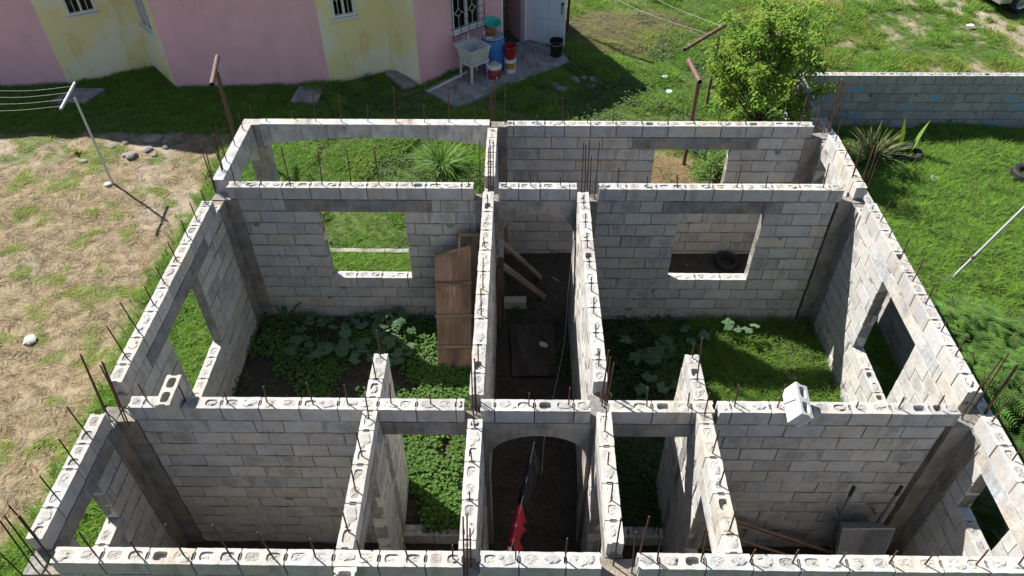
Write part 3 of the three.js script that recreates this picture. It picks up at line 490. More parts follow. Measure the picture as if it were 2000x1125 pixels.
scatter('strip_grass', LONG, M.grass, 5200, (r) => { const x = rr(-6.9, -4.42, r), z = rr(-5.2, 6.5, r); if (r() > strip(x, z)) return null; return { x, y: groundY(x, z), z, s: rr(0.35, 0.85, r), c: green(r) }; }, 'strip of long green grass along the left block wall', 'grass');
scatter('porch_grass', LONG, M.grass, 1500, (r) => { const x = rr(-4.2, -0.6, r), z = rr(-1.65, -0.2, r); return { x, y: groundY(x, z), z, s: rr(0.4, 0.8, r), c: green(r) }; }, 'green grass growing inside the porch', 'grass');
scatter('dry_grass', DRY, M.grass, 17000, (r) => {
  const x = rr(-14.5, -5.9, r), z = rr(-6.2, 7, r); if (r() < strip(x, z)) return null; const [g, d, b] = soilKind(x, z); if (r() > d * 0.9 + 0.1) return null;
  const k = rr(0.65, 1.2, r), gg = g > 0.3 && r() < 0.7; return { x, y: groundY(x, z) - 0.01, z, s: rr(0.3, 0.85, r), sy: gg ? 0.8 : 0.4, c: gg ? green(r, 0.35) : r() < 0.25 ? [0.2 * k, 0.145 * k, 0.08 * k] : [0.33 * k, 0.265 * k, 0.15 * k] };
}, 'short dry yellow grass on the bare ground left of the block house', 'grass');
scatter('room_grass', LONG, M.grass, 1500, (r) => {
  const x = rr(2.0, 4.68, r), z = rr(0.1, 3.7, r); if (z > 3 && x < 2) return null; if (x < 2.7 && r() < 0.6) return null;
  const k = rr(0.6, 1.1, r); return { x, y: groundY(x, z), z, s: rr(0.45, 0.9, r), c: [0.13 * k, 0.26 * k, 0.018 * k] };
}, 'long arching grass on the floor of the right room', 'grass');
{ // broad-leaved weeds on the floors
  const cl = (n, sp, hh, r) => { const T = new Tris(); for (let i = 0; i < n; i++) { const a = r() * 6.28, d = sp * Math.sqrt(r()), o = new THREE.Vector3(Math.cos(a) * d, hh * r() + 0.01, Math.sin(a) * d), b = r() * 6.28; leafQuad(T, o, new THREE.Vector3(Math.cos(b), rr(-0.1, 0.5, r), Math.sin(b)).normalize(), new THREE.Vector3(0, 1, 0), rr(0.04, 0.075, r), rr(0.03, 0.05, r), 0.3); } return T.geo(); };
  const G = [0, 1, 2].map(() => cl(26, 0.14, 0.13, rg));
  scatter('floor_weeds', G, M.grass, 1500, (r) => {
    const b = r() < 0.35, x = b ? rr(-1.45, -0.55, r) : rr(-4.15, -0.55, r), z = b ? rr(1.2, 3.72, r) : rr(0.1, 3.72, r);
    if (Math.abs(x + 1.54) < 0.12 && z > 3) return null; const bare = fbm(x * 2 + 6, z * 2 + 1, 2); if (bare < 0.36 || (x > -1.4 && z > 3.1 && bare < 0.52)) return null;
    const k = rr(0.7, 1.2, r); return { x, y: groundY(x, z), z, s: rr(0.7, 1.25, r), c: [0.085 * k, 0.185 * k, 0.024 * k] };
  }, 'low broad-leaved weeds covering the floor of the left room', 'weeds');
  scatter('right_room_weeds', G, M.grass, 420, (r) => { const x = rr(1.0, 2.7, r), z = rr(0.1, 3.7, r); const k = rr(0.6, 1.1, r); return { x, y: groundY(x, z), z, s: rr(0.6, 1.2, r), c: [0.05 * k, 0.11 * k, 0.02 * k] }; }, 'dark low weeds on the floor of the right room', 'weeds');
  scatter('corridor_weeds', G, M.grass, 46, (r) => { const a = r() < 0.45, x = a ? rr(0.58, 0.76, r) : rr(-0.34, 0.5, r), z = a ? rr(0.5, 1.15, r) : rr(-1.0, 0.4, r); const k = rr(0.7, 1.1, r); return { x, y: groundY(x, z), z, s: a ? rr(0.6, 1.1, r) : rr(0.3, 0.6, r), c: [0.07 * k, 0.14 * k, 0.025 * k] }; }, 'small weeds on the corridor floor', 'weeds');
  scatter('lawn_weeds', G, M.grass, 900, (r) => { const x = rr(-5.5, 6, r), z = rr(-12, -2, r); if (blocked(x, z) || fbm(x * 1.1 + 60, z * 1.1, 3) < 0.55) return null; const k = rr(0.7, 1.2, r); return { x, y: groundY(x, z), z, s: rr(0.6, 1.3, r), c: [0.075 * k, 0.15 * k, 0.028 * k] }; }, 'leafy weeds among the grass behind the block house', 'weeds');
  const straw = [0, 1].map(() => tuft(26, 0.08, 0.25, 0.16, 0.006, 2.4, rg));
  scatter('straw', straw, M.grass, 420, (r) => { const a = r() * 6.28, d = Math.sqrt(r()), x = 2.75 + Math.cos(a) * d * 0.8, z = -3.9 + Math.sin(a) * d * 0.9; const k = rr(0.7, 1.2, r); return { x, y: groundY(x, z), z, s: rr(0.7, 1.3, r), sy: 0.5, c: [0.36 * k, 0.26 * k, 0.13 * k] }; }, 'heap of dry straw and twigs beyond the back window opening', 'straw');
  scatter('brush', straw, M.grass, 520, (r) => { const a = r() * 6.28, d = Math.sqrt(r()), x = 2.7 + Math.cos(a) * d * 1.7, z = -11.2 + Math.sin(a) * d * 1.1; const k = rr(0.5, 1.2, r), gg = r() < 0.4; return { x, y: groundY(x, z), z, s: rr(0.8, 1.6, r), sy: 0.8, c: gg ? green(r, 0.3) : [0.22 * k, 0.16 * k, 0.08 * k] }; }, 'patch of dry brown brush in the field behind the open door', 'brush');
}
{ // crumbs of mortar and block on the floors and along the walls, clods on the dirt
  const fr = [0, 1, 2].map((k) => { const q = new THREE.DodecahedronGeometry(0.5, 0), p = q.attributes.position; for (let i = 0; i < p.count; i++) { const f = 0.6 + fbm(p.getX(i) * 4 + k * 9 + 20, p.getY(i) * 4 + p.getZ(i) * 3 + 20, 2) * 0.8; p.setXYZ(i, p.getX(i) * f, p.getY(i) * f * 0.65, p.getZ(i) * f); } q.computeVertexNormals(); return norm(q); });
  M.crumb = mat(1, 1, 1, 0.95, { vertexColors: true });
  scatter('rubble_crumbs', fr, M.crumb, 420, (r) => { const w = r(); let x, z; if (w < 0.4) { x = rr(-0.35, 0.75, r); z = rr(-1.6, 5.3, r); } else if (w < 0.75) { x = rr(-4.1, 4.5, r); z = rr(3.95, 5.3, r); } else { x = rr(0, 4.5, r); z = rr(-1.6, -0.2, r); } const k = rr(0.3, 1.0, r); return { x, y: groundY(x, z), z, s: 0.012 + 0.045 * r() * r() * r(), c: [0.2 * k, 0.18 * k, 0.155 * k] }; }, 'crumbs of mortar and broken block scattered over the dirt floors', 'rubble');
  scatter('dirt_clods', fr, M.crumb, 1500, (r) => { const x = rr(-14, -6.2, r), z = rr(-6, 6.5, r), [g, , b] = soilKind(x, z); if (g > 0.5) return null; const k = rr(0.6, 1.15, r); return { x, y: groundY(x, z), z, s: 0.01 + 0.035 * r() * r() * r(), c: [0.32 * k, 0.27 * k, 0.2 * k] }; }, 'small clods and pebbles on the dry dirt', 'pebbles');
}
// pumpkin vines: every big leaf is a part
M.pumpkin = [[0.07, 0.135, 0.07], [0.055, 0.115, 0.05], [0.085, 0.15, 0.09]].map((c) => leafMat(...c));
M.stem = mat(0.09, 0.15, 0.05, 0.8);
const PLEAF = [0, 1, 2, 3].map(() => { const T = new Tris(), n = 20, P = []; for (let i = 0; i < n; i++) { const a = i / n * 6.2832, lobe = 0.9 + 0.1 * Math.cos(5 * a) + rr(-0.05, 0.05, rg), notch = Math.abs(a - Math.PI) < 0.35 ? 0.45 : 1; P.push([Math.cos(a) * lobe * notch, (Math.cos(5 * a) * 0.06 - 0.1 * lobe) + rr(-0.03, 0.03, rg), Math.sin(a) * lobe * notch]); } for (let i = 0; i < n; i++) { const k = i % 2 ? 1 : 0.93; T.tri([0, 0, 0], P[(i + 1) % n], P[i], [k, k, k]); } return T.geo(); });
function vine(label, spots, seed) {
  const r = RNG(seed), cx = spots[0][0], cz = spots[0][1], base = groundY(cx, cz), t = thing('pumpkin_vine', label, 'plant', [cx, base, cz]), stems = [];
  for (const [x, z, s, y = rr(0.14, 0.3, r)] of spots) {
    const o = mesh('leaf', PLEAF[(r() * 4) | 0], M.pumpkin[(r() * 3) | 0], t); o.position.set(x - cx, y, z - cz); o.scale.setScalar(s * 0.85); o.rotation.set(rr(-0.3, 0.45, r), r() * 6.28, rr(-0.3, 0.3, r));
    stems.push(rod([x - cx + rr(-0.05, 0.05, r), 0, z - cz + rr(-0.05, 0.05, r)], [x - cx, y, z - cz], 0.006, 0.004, 5));
  }
  const runner = spots.slice(0, 12).sort((a, b) => a[0] - b[0]).map(([x, z]) => [x - cx, 0.04, z - cz]); stems.push(tube(runner, 0.008, 60, 5));
  mesh('stem', join(stems), M.stem, t); return t;
}
{
  const r = RNG(61), A = [], B = [];
  for (let i = 0; i < 62; i++) { const u = r(), v = r(); A.push([mix(-3.45, -1.75, u) + rr(-0.1, 0.1, r), mix(0.15, 1.1, v) + (u - 0.5) * 0.15, rr(0.085, 0.15, r)]); }
  for (let i = 0; i < 9; i++) A.push([rr(-2.15, -1.85, r), rr(0.1, 0.75, r), rr(0.07, 0.1, r), rr(0.3, 0.42, r)]);
  for (let i = 0; i < 5; i++) A.push([rr(-1.4, -1.05, r), rr(0.4, 0.62, r), rr(0.08, 0.11, r), rr(0.3, 0.4, r)]);
  for (let i = 0; i < 24; i++) B.push([rr(1.55, 2.35, r), rr(0.5, 2.3, r), rr(0.11, 0.17, r)]);
  for (let i = 0; i < 6; i++) B.push([rr(2.2, 2.9, r), rr(0.3, 0.7, r), rr(0.09, 0.13, r)]);
  B.push([3.22, 0.44, 0.13, 0.36], [3.36, 0.5, 0.1, 0.33], [3.5, 0.55, 0.12, 0.36], [3.62, 0.5, 0.1, 0.4]);
  vine('pumpkin vine with round leaves spreading over the left room floor', A, 71);
  vine('pumpkin vine with large lobed leaves on the right room floor', B, 72);
}
function leafyPlant(name, label, x, z, n, len, wid, h, seed, m, upness = 0.8, curl = 1) { // a plant of strap leaves from one crown; each leaf a part
  const r = RNG(seed), y0 = groundY(x, z), t = thing(name, label, 'plant', [x, y0, z]), G = [0, 1, 2, 3].map(() => {
    const T = new Tris(), b = rr(0.5, 1.4, r) * curl, seg = 6, pt = (u, k) => { const w = wid * Math.sin(Math.PI * Math.pow(u * 0.94 + 0.06, 0.7)) * 0.5; return [b * u * u * len * 0.55, u * len * (1 - 0.32 * b * u), k * w]; };
    for (let i = 0; i < seg; i++) { const a = i / seg, c = (i + 1) / seg, A0 = pt(a, 0), A1 = pt(c, 0), up = (p) => [p[0] - 0.25 * wid, p[1] + 0.02, p[2]]; T.quad(pt(a, -1), pt(c, -1), A1, A0); T.quad(A0, A1, pt(c, 1), pt(a, 1)); }
    return T.geo();
  });
  for (let i = 0; i < n; i++) { const o = mesh('leaf', G[i % 4], m[i % m.length], t), a = i * 2.4 + rr(-0.3, 0.3, r), tilt = rr(0.05, 1.0 - upness * 0.4, r); o.rotation.set(0, a, -tilt, 'YXZ'); o.position.set(Math.cos(a) * 0.03, h * r(), -Math.sin(a) * 0.03); const s = rr(0.6, 1.15, r), q = len > 0.7 ? 0.2 : 0.03; o.position.x = Math.cos(a) * q * r(); o.position.z = -Math.sin(a) * q * r(); o.scale.set(s, s, s); }
  mesh('stem', rod([0, 0, 0], [0, h + 0.05, 0], 0.02, 0.012, 7), M.stem, t); return t;
}
leafyPlant('grass_clump', 'big clump of tall guinea grass growing behind the porch', -1.65, -4.5, 190, 0.8, 0.022, 0.05, 5, [[0.085, 0.19, 0.02], [0.11, 0.22, 0.025], [0.07, 0.15, 0.02]].map((c) => leafMat(...c)), 0.75);
leafyPlant('narrow_leaf_weed', 'upright weed with narrow dark leaves in the left room corner', -3.75, 0.22, 22, 0.42, 0.05, 0.25, 6, [leafMat(0.05, 0.11, 0.03), leafMat(0.06, 0.13, 0.03)], 0.4);
leafyPlant('snake_plant', 'dense clump of pointed striped leaves beside the black tyre planter', 7.4, -5.0, 150, 0.8, 0.045, 0.04, 8, [[0.08, 0.12, 0.035], [0.11, 0.15, 0.05], [0.06, 0.09, 0.03], [0.16, 0.16, 0.06]].map((c) => leafMat(...c)), 0.15, 0.6);
leafyPlant('yellow_green_weed', 'small yellow-green leafy weed on the dirt near the white pole', -9.62, -5.1, 14, 0.2, 0.045, 0.04, 9, [leafMat(0.2, 0.22, 0.03)], 0.2);

// a tree: trunk, limbs, twigs with drooping leaves
function tree(name, label, x, z, o) {
  const r = RNG(o.seed), y0 = groundY(x, z), t = thing(name, label, 'tree', [x, y0, z]), wood = [], T = new Tris(), V3 = (a, b, c) => new THREE.Vector3(a, b, c);
  wood.push(tube([[0, -0.05, 0], [0.04, o.trunk * 0.5, 0.02], [0.0, o.trunk, -0.03]], o.r, 8, 8));
  const tips = [];
  for (let i = 0; i < o.limbs; i++) {
    const a = i * 2.4 + rr(-0.3, 0.3, r), el = rr(o.low ?? -0.25, 1.4, r), R = Math.pow(rr(0.25, 1, r), 0.6), end = V3(Math.cos(a) * Math.cos(el) * o.rx * R, o.cy + Math.sin(el) * o.ry * R * (el < 0 ? (o.low ? 1.15 : 2.2) : 1), Math.sin(a) * Math.cos(el) * o.rx * R);
    const mid = V3(end.x * 0.45, mix(o.trunk, end.y, 0.5), end.z * 0.45);
    wood.push(tube([[0, o.trunk * rr(0.6, 1, r), 0], mid.toArray(), end.toArray()], 0.012, 8, 5));
    tips.push(end, mid.clone().lerp(end, 0.6));
    for (let k = 0; k < o.twigs; k++) tips.push(end.clone().add(V3(rr(-1, 1, r), rr(-0.7, 0.8, r), rr(-1, 1, r)).multiplyScalar(o.spread)));
  }
  for (const p of tips) {
    const gap = fbm(p.x * 2.2 + 31, p.y * 2.2 + p.z * 1.7 + 11, 2); if (gap < 0.3) continue;
    const n = (o.leaves * rr(0.6, 1.3, r)) | 0, d = V3(p.x, rr(-0.2, 0.5, r), p.z).normalize(), k0 = rr(0.75, 1.25, r), ye = rr(0.85, 1.3, r);
    for (let i = 0; i < n; i++) {
      const q = p.clone().addScaledVector(d, rr(-0.12, 0.12, r)).add(V3(rr(-1, 1, r), rr(-1, 1, r), rr(-1, 1, r)).multiplyScalar(o.clump)), a = r() * 6.28, k = k0 * rr(0.75, 1.25, r);
      leafQuad(T, q, V3(Math.cos(a), rr(-0.7, 0.3, r), Math.sin(a)).normalize(), V3(rr(-0.3, 0.3, r), 1, rr(-0.3, 0.3, r)), rr(0.7, 1.2, r) * o.len, rr(0.8, 1.2, r) * o.wid, 0.3, [k * ye, k, k * 0.8]);
    }
  }
  mesh('trunk', join(wood), M.bark, t); mesh('crown', T.geo(), o.mat, t); return t;
}
M.bark = mat(0.13, 0.1, 0.075, 0.95, { map: TEX.wood });
tree('garden_tree', 'bushy green tree with drooping leaves beside the block boundary wall', 4.95, -5.5, { seed: 31, trunk: 0.6, r: 0.05, limbs: 84, rx: 1.22, ry: 1.42, cy: 1.72, low: -0.75, twigs: 5, spread: 0.2, leaves: 30, clump: 0.09, len: 0.1, wid: 0.042, mat: leafMat(0.13, 0.24, 0.02) });
tree('green_bush', 'small rounded green bush beyond the back window opening', 3.9, -4.0, { seed: 33, trunk: 0.15, r: 0.02, limbs: 22, rx: 0.45, ry: 0.35, cy: 0.28, twigs: 3, spread: 0.15, leaves: 14, clump: 0.07, len: 0.07, wid: 0.035, mat: leafMat(0.08, 0.16, 0.03) });
// feathery shrubs: fronds of paired leaflets
function featherShrub(label, x, z, rx, rz, h, n, seed, c) {
  const r = RNG(seed), y0 = groundY(x, z), t = thing('feathery_shrub', label, 'shrub', [x, y0, z], 0, 'feathery shrubs along the right wall'), T = new Tris(), wood = [];
  for (let i = 0; i < 14; i++) { const a = i * 2.4, q = rr(0.3, 0.9, r); wood.push(tube([[Math.cos(a) * 0.06, 0, Math.sin(a) * 0.06], [Math.cos(a) * rx * q * 0.5, h * 0.45, Math.sin(a) * rz * q * 0.5], [Math.cos(a) * rx * q, h * rr(0.6, 0.9, r), Math.sin(a) * rz * q]], 0.008, 8, 5)); }
  for (let i = 0; i < n; i++) {
    const a = r() * 6.28, q = Math.sqrt(r()), top = h * (1 - 0.55 * q * q) * rr(0.55, 1.08, r), o = new THREE.Vector3(Math.cos(a) * rx * q, top, Math.sin(a) * rz * q);
    if (fbm(o.x * 3 + 7 + seed, o.z * 3 + 5, 2) < 0.3) continue;
    const b = r() * 6.28, d = new THREE.Vector3(Math.cos(b), rr(-0.25, 0.35, r), Math.sin(b)).normalize(), s = new THREE.Vector3(-d.z, 0, d.x).normalize(), L = rr(0.16, 0.3, r), k = rr(0.7, 1.3, r), col = [k * rr(0.85, 1.2, r), k, k * 0.9], m = 8;
    for (let j = 1; j <= m; j++) for (const sd of [-1, 1]) {
      const u = j / m, p = [o.x + d.x * L * u, o.y + d.y * L * u - 0.35 * L * u * u, o.z + d.z * L * u], ll = L * 0.3 * Math.sin(Math.PI * (0.15 + 0.8 * u)) + 0.01, w = L * 0.05, e = [p[0] + s.x * sd * ll + d.x * ll * 0.35, p[1] - 0.1 * ll, p[2] + s.z * sd * ll + d.z * ll * 0.35];
      T.tri([p[0] - d.x * w, p[1], p[2] - d.z * w], [p[0] + d.x * w, p[1] + 0.004, p[2] + d.z * w], e, col);
    }
  }
  mesh('stem', join(wood), M.bark, t); mesh('foliage', T.geo(), leafMat(...c), t); return t;
}
featherShrub('feathery green shrub under the leaning white pole', 6.9, 0.35, 0.95, 0.75, 0.75, 1000, 3, [0.065, 0.15, 0.018]);
featherShrub('large feathery shrub halfway along the right block wall', 6.75, 1.9, 1.15, 0.95, 1.15, 1500, 4, [0.058, 0.135, 0.018]);
featherShrub('feathery shrub at the right edge behind the tall column bars', 8.1, 1.2, 0.9, 1.0, 0.95, 1050, 5, [0.06, 0.135, 0.018]);
featherShrub('dark feathery shrub beside the near end of the right wall', 6.6, 3.6, 1.0, 0.9, 1.2, 1250, 6, [0.045, 0.1, 0.015]);
// ---------------------------------------------------------------- pink and yellow neighbour house
{
  const TEX_PLASTER = texture(1024, (i, j, n) => { const u = i / n, v = j / n, k = 0.93 + (fbm(u * 10, v * 10, 4, 10) - 0.5) * 0.16 + (vn(u * 240, v * 240, 240) - 0.5) * 0.07 + (fbm(u * 50, v * 6, 2, 50) - 0.5) * 0.08; const peel = v > 0.075 && v < 0.16 ? sstep(0.03, 0.0, v - 0.1 - (fbm(u * 12, 3.3, 4, 12) - 0.46) * 0.12) * sstep(0.44, 0.52, fbm(u * 40 + 7, v * 40, 3, 40)) : 0; return [mix(k, 0.5, peel), mix(k, 0.72, peel), mix(k, 0.6, peel)]; });
  const pinkMat = mat(0.86, 0.51, 0.58, 0.9, { map: TEX_PLASTER });
  // washed-out yellow limewash: pale weathered areas, deeper yellow stains and runs
  const TEX_YELLOW = texture(1024, (i, j, n) => {
    const u = i / n, v = j / n, a = fbm(u * 5 + 3, v * 5 + 1, 4, 5), run = fbm(u * 22, v * 3, 3, 22), pale = sstep(0.36, 0.58, a), stain = sstep(0.56, 0.74, run * 0.55 + fbm(u * 7 + 40, v * 7, 3, 7) * 0.5), g = 1 + (vn(u * 200, v * 200, 200) - 0.5) * 0.07;
    const c = [0.86, 0.78, 0.44].map((q, m) => mix(q, [0.87, 0.84, 0.64][m], pale)); return c.map((q, m) => mix(q, [0.74, 0.58, 0.16][m], stain * 0.5) * g);
  });
  const yellowMat = mat(1, 1, 1, 0.9, { map: TEX_YELLOW });
  const white = mat(0.72, 0.74, 0.76, 0.5), iron = mat(0.03, 0.028, 0.03, 0.6), glass = new THREE.MeshPhysicalMaterial({ color: 0xe8eef0, roughness: 0.05, transmission: 1, thickness: 0, ior: 1.2 });
  const nh = thing('neighbour_house', 'plastered pink and yellow house with folded front walls and an open white door', 'house', [-4.7, 0, -8.155]);
  const O = new THREE.Vector3(-4.7, 0, -8.155), EAVE = 2.95;
  function wall(a, b, m, win, door) { // from left to right as seen from the camera; win = [s0, s1, y0, y1] measured along the wall
    const L = Math.hypot(b[0] - a[0], b[1] - a[1]), ang = -Math.atan2(b[1] - a[1], b[0] - a[0]);
    const s = door ? poly([[0, -0.1], [door[0], -0.1], [door[0], door[3]], [door[1], door[3]], [door[1], -0.1], [L, -0.1], [L, EAVE], [0, EAVE]]) : poly([[0, -0.1], [L, -0.1], [L, EAVE], [0, EAVE]]);
    if (win) { const p = new THREE.Path(); const [x0, x1, y0, y1] = win; p.moveTo(x0, y0); p.lineTo(x0, y1); p.lineTo(x1, y1); p.lineTo(x1, y0); p.closePath(); s.holes.push(p); }
    let g = norm(ext(s, 0.15)); g.translate(0, 0, -0.15); boxUV(g, 3.1, a[0] * 0.13, 0.1);
    const w = mesh('wall', g, m, nh); w.position.set(a[0] - O.x, 0, a[1] - O.z); w.rotation.y = ang;
    return { L, ang, a, at: (grp) => { grp.position.set(a[0] - O.x, 0, a[1] - O.z); grp.rotation.y = ang; return grp; } };
  }
  function windowIn(W, [x0, x1, y0, y1], barred) {
    const w = W.at(part('window', nh)), f = 0.055, mx = (x0 + x1) / 2;
    mesh('frame', join([bx(x1 - x0, f, 0.09, mx, y0 + f / 2, -0.02), bx(x1 - x0, f, 0.09, mx, y1 - f / 2, -0.02), bx(f, y1 - y0 - 2 * f, 0.09, x0 + f / 2, (y0 + y1) / 2, -0.02), bx(f, y1 - y0 - 2 * f, 0.09, x1 - f / 2, (y0 + y1) / 2, -0.02), bx(0.05, y1 - y0 - 2 * f, 0.07, mx, (y0 + y1) / 2, -0.02)]), white, w);
    mesh('sill', bx(x1 - x0 + 0.1, 0.04, 0.12, mx, y0 - 0.022, 0.03), white, w);
    mesh('pane', bx(mx - x0 - f - 0.025, y1 - y0 - 2 * f, 0.006, (x0 + f + mx - 0.025) / 2, (y0 + y1) / 2, -0.06), glass, w);
    mesh('pane', bx(x1 - mx - f - 0.025, y1 - y0 - 2 * f, 0.006, (x1 - f + mx + 0.025) / 2, (y0 + y1) / 2, -0.06), glass, w);
    const gr = []; // white diamond grille in each half
    for (const [p, q] of [[x0 + f, mx - 0.025], [mx + 0.025, x1 - f]]) { const c = (p + q) / 2, d = Math.min(0.1, (q - p) * 0.3); for (const yc of [y0 + 0.42, y0 + 0.95]) { if (yc > y1 - 0.1) continue; const z = -0.035, t = 0.009; gr.push(rod([c, yc - d, z], [c + d, yc, z], t), rod([c + d, yc, z], [c, yc + d, z], t), rod([c, yc + d, z], [c - d, yc, z], t), rod([c - d, yc, z], [c, yc - d, z], t), rod([c - d, yc, z], [p, yc - d * 0.6, z], t), rod([c + d, yc, z], [q, yc - d * 0.6, z], t)); } gr.push(rod([c, y0 + f, -0.035], [c, y0 + 0.42 - d, -0.035], 0.009), rod([c, y0 + 0.42 + d, -0.035], [c, y1 - f, -0.035], 0.009)); }
    mesh('grille', join(gr), white, w);
    if (barred) { const b = []; for (let i = 0; i <= 4; i++) { const x = mix(x0 - 0.04, x1 + 0.04, i / 4); b.push(rod([x, y0 - (i % 4 ? 0.06 : 0.2), 0.09], [x, y1 + 0.1, 0.09], 0.009)); } for (let y = y0 - 0.06; y < y1 + 0.1; y += 0.17) b.push(rod([x0 - 0.04, y, 0.09], [x1 + 0.04, y, 0.09], 0.006)); for (const x of [x0 - 0.04, x1 + 0.04]) for (const y of [y0 + 0.1, y1 - 0.1]) b.push(rod([x, y, 0], [x, y, 0.09], 0.007)); mesh('burglar_bars', join(b), iron, w); }
  }
  const A = FRONT.slice(1, 9);
  wall([-16, -7.8], A[0], pinkMat); wall(A[0], A[1], pinkMat);
  let W = wall(A[1], A[2], yellowMat, [0.6, 1.23, 1.6, 2.6]); windowIn(W, [0.6, 1.23, 1.6, 2.6]);
  W = wall(A[2], A[3], yellowMat, [0.38, 1.2, 1.27, 2.4]); windowIn(W, [0.38, 1.2, 1.27, 2.4]);
  wall(A[3], A[4], pinkMat);
  W = wall(A[4], A[5], yellowMat, [0.34, 0.88, 1.6, 2.6]); windowIn(W, [0.34, 0.88, 1.6, 2.6]);
  wall(A[5], A[6], yellowMat);
  W = wall(A[6], A[7], pinkMat, [1.06, 1.97, 1.04, 2.2], [2.62, 3.5, 0, 2.15]); windowIn(W, [1.06, 1.97, 1.04, 2.2], true);
  wall(A[7], [-1.9, -14], pinkMat); wall([-1.9, -14], [-16, -14], yellowMat); wall([-16, -14], [-16, -7.8], pinkMat);
  // awning stub over the barred window
  const aw = W.at(part('awning', nh)); mesh('board', place(bx(1.3, 0.03, 0.5), 1.5, 2.36, 0.22, 0.35), mat(0.06, 0.03, 0.025, 0.8), aw);
  // doorway, white leaf swung open, and the yellow boards inside
  const fr = W.at(part('door_frame', nh)); mesh('jamb', join([bx(0.06, 2.15, 0.17, 2.65, 1.075, -0.07), bx(0.06, 2.15, 0.17, 3.47, 1.075, -0.07), bx(0.88, 0.06, 0.17, 3.06, 2.12, -0.07)]), white, fr); mesh('threshold', bx(0.88, 0.05, 0.2, 3.06, 0.0, -0.06), mat(0.5, 0.5, 0.5), fr);
  const door = part('door', nh); door.position.set(0.16 - O.x, 0.03, -10.5 - O.z); door.rotation.y = -Math.atan2(0.45, 0.94); door.scale.set(1.22, 1.1, 1.2);
  const dm = mat(0.62, 0.72, 0.82, 0.45); mesh('leaf', bx(0.84, 2.02, 0.04, 0.42, 1.01, 0), dm, door);
  for (const [x, y, h] of [[0.24, 0.36, 0.34], [0.6, 0.36, 0.34], [0.24, 0.98, 0.66], [0.6, 0.98, 0.66], [0.24, 1.68, 0.42], [0.6, 1.68, 0.42]]) mesh('panel', join([bx(0.2, h - 0.05, 0.014, x, y, 0.026), bx(0.26, 0.018, 0.012, x, y + h / 2, 0.025), bx(0.26, 0.018, 0.012, x, y - h / 2, 0.025), bx(0.018, h, 0.012, x - 0.13, y, 0.025), bx(0.018, h, 0.012, x + 0.13, y, 0.025)]), dm, door);
  mesh('handle', join([place(new THREE.CylinderGeometry(0.03, 0.03, 0.02, 12), 0.78, 1.08, 0.03, Math.PI / 2), rod([0.78, 1.06, 0.06], [0.78, 0.86, 0.055], 0.011), place(new THREE.SphereGeometry(0.018, 8, 6), 0.78, 0.86, 0.05)]), iron, door);
  const inner = W.at(part('inner_wall', nh)), yb = mat(0.42, 0.33, 0.09, 0.8, { map: TEX.wood });
  for (let i = 0; i < 8; i++) mesh('board', bx(0.145, 2.3, 0.02, 2.4 + i * 0.15, 1.15, -0.85), yb, inner);
  mesh('rail', join([bx(1.2, 0.03, 0.03, 2.95, 0.7, -0.83), bx(1.2, 0.03, 0.03, 2.95, 1.5, -0.83)]), mat(0.1, 0.08, 0.04), inner);
  mesh('drum', place(lathe([[0, 0], [0.22, 0], [0.24, 0.4], [0.22, 0.8], [0, 0.8]]), 2.75, 0.02, -0.5), mat(0.03, 0.08, 0.3, 0.5), inner);
  mesh('floor', place(bx(1.3, 0.02, 1.0), 3.0, 0.0, -0.55), mat(0.12, 0.1, 0.08), inner);
  // roof: low slab with a gable over the left bay
  const rp = [[-16.4, -7.5], [-12.2, -7.68], [-11.0, -7.62], [-7.9, -7.6], [-4.4, -7.75], [-2.45, -7.35], [0.64, -9.78], [-1.6, -14.3], [-16.4, -14.3]];
  let g = norm(ext(poly(rp.map(([x, z]) => [x - O.x, -(z - O.z)])), 0.12)); g.rotateX(-Math.PI / 2); g.translate(0, EAVE, 0); const roofM = mat(0.2, 0.09, 0.07, 0.85); mesh('roof', boxUV(g, 2), roofM, nh);
  const gs = poly([[-12.1 - O.x, EAVE + 0.123], [-8.6 - O.x, EAVE + 0.123], [-9.9 - O.x, 4.0]]); g = norm(ext(gs, 6)); g.translate(0, 0, -7.62 - O.z - 6); mesh('gable', g, roofM, nh);
}
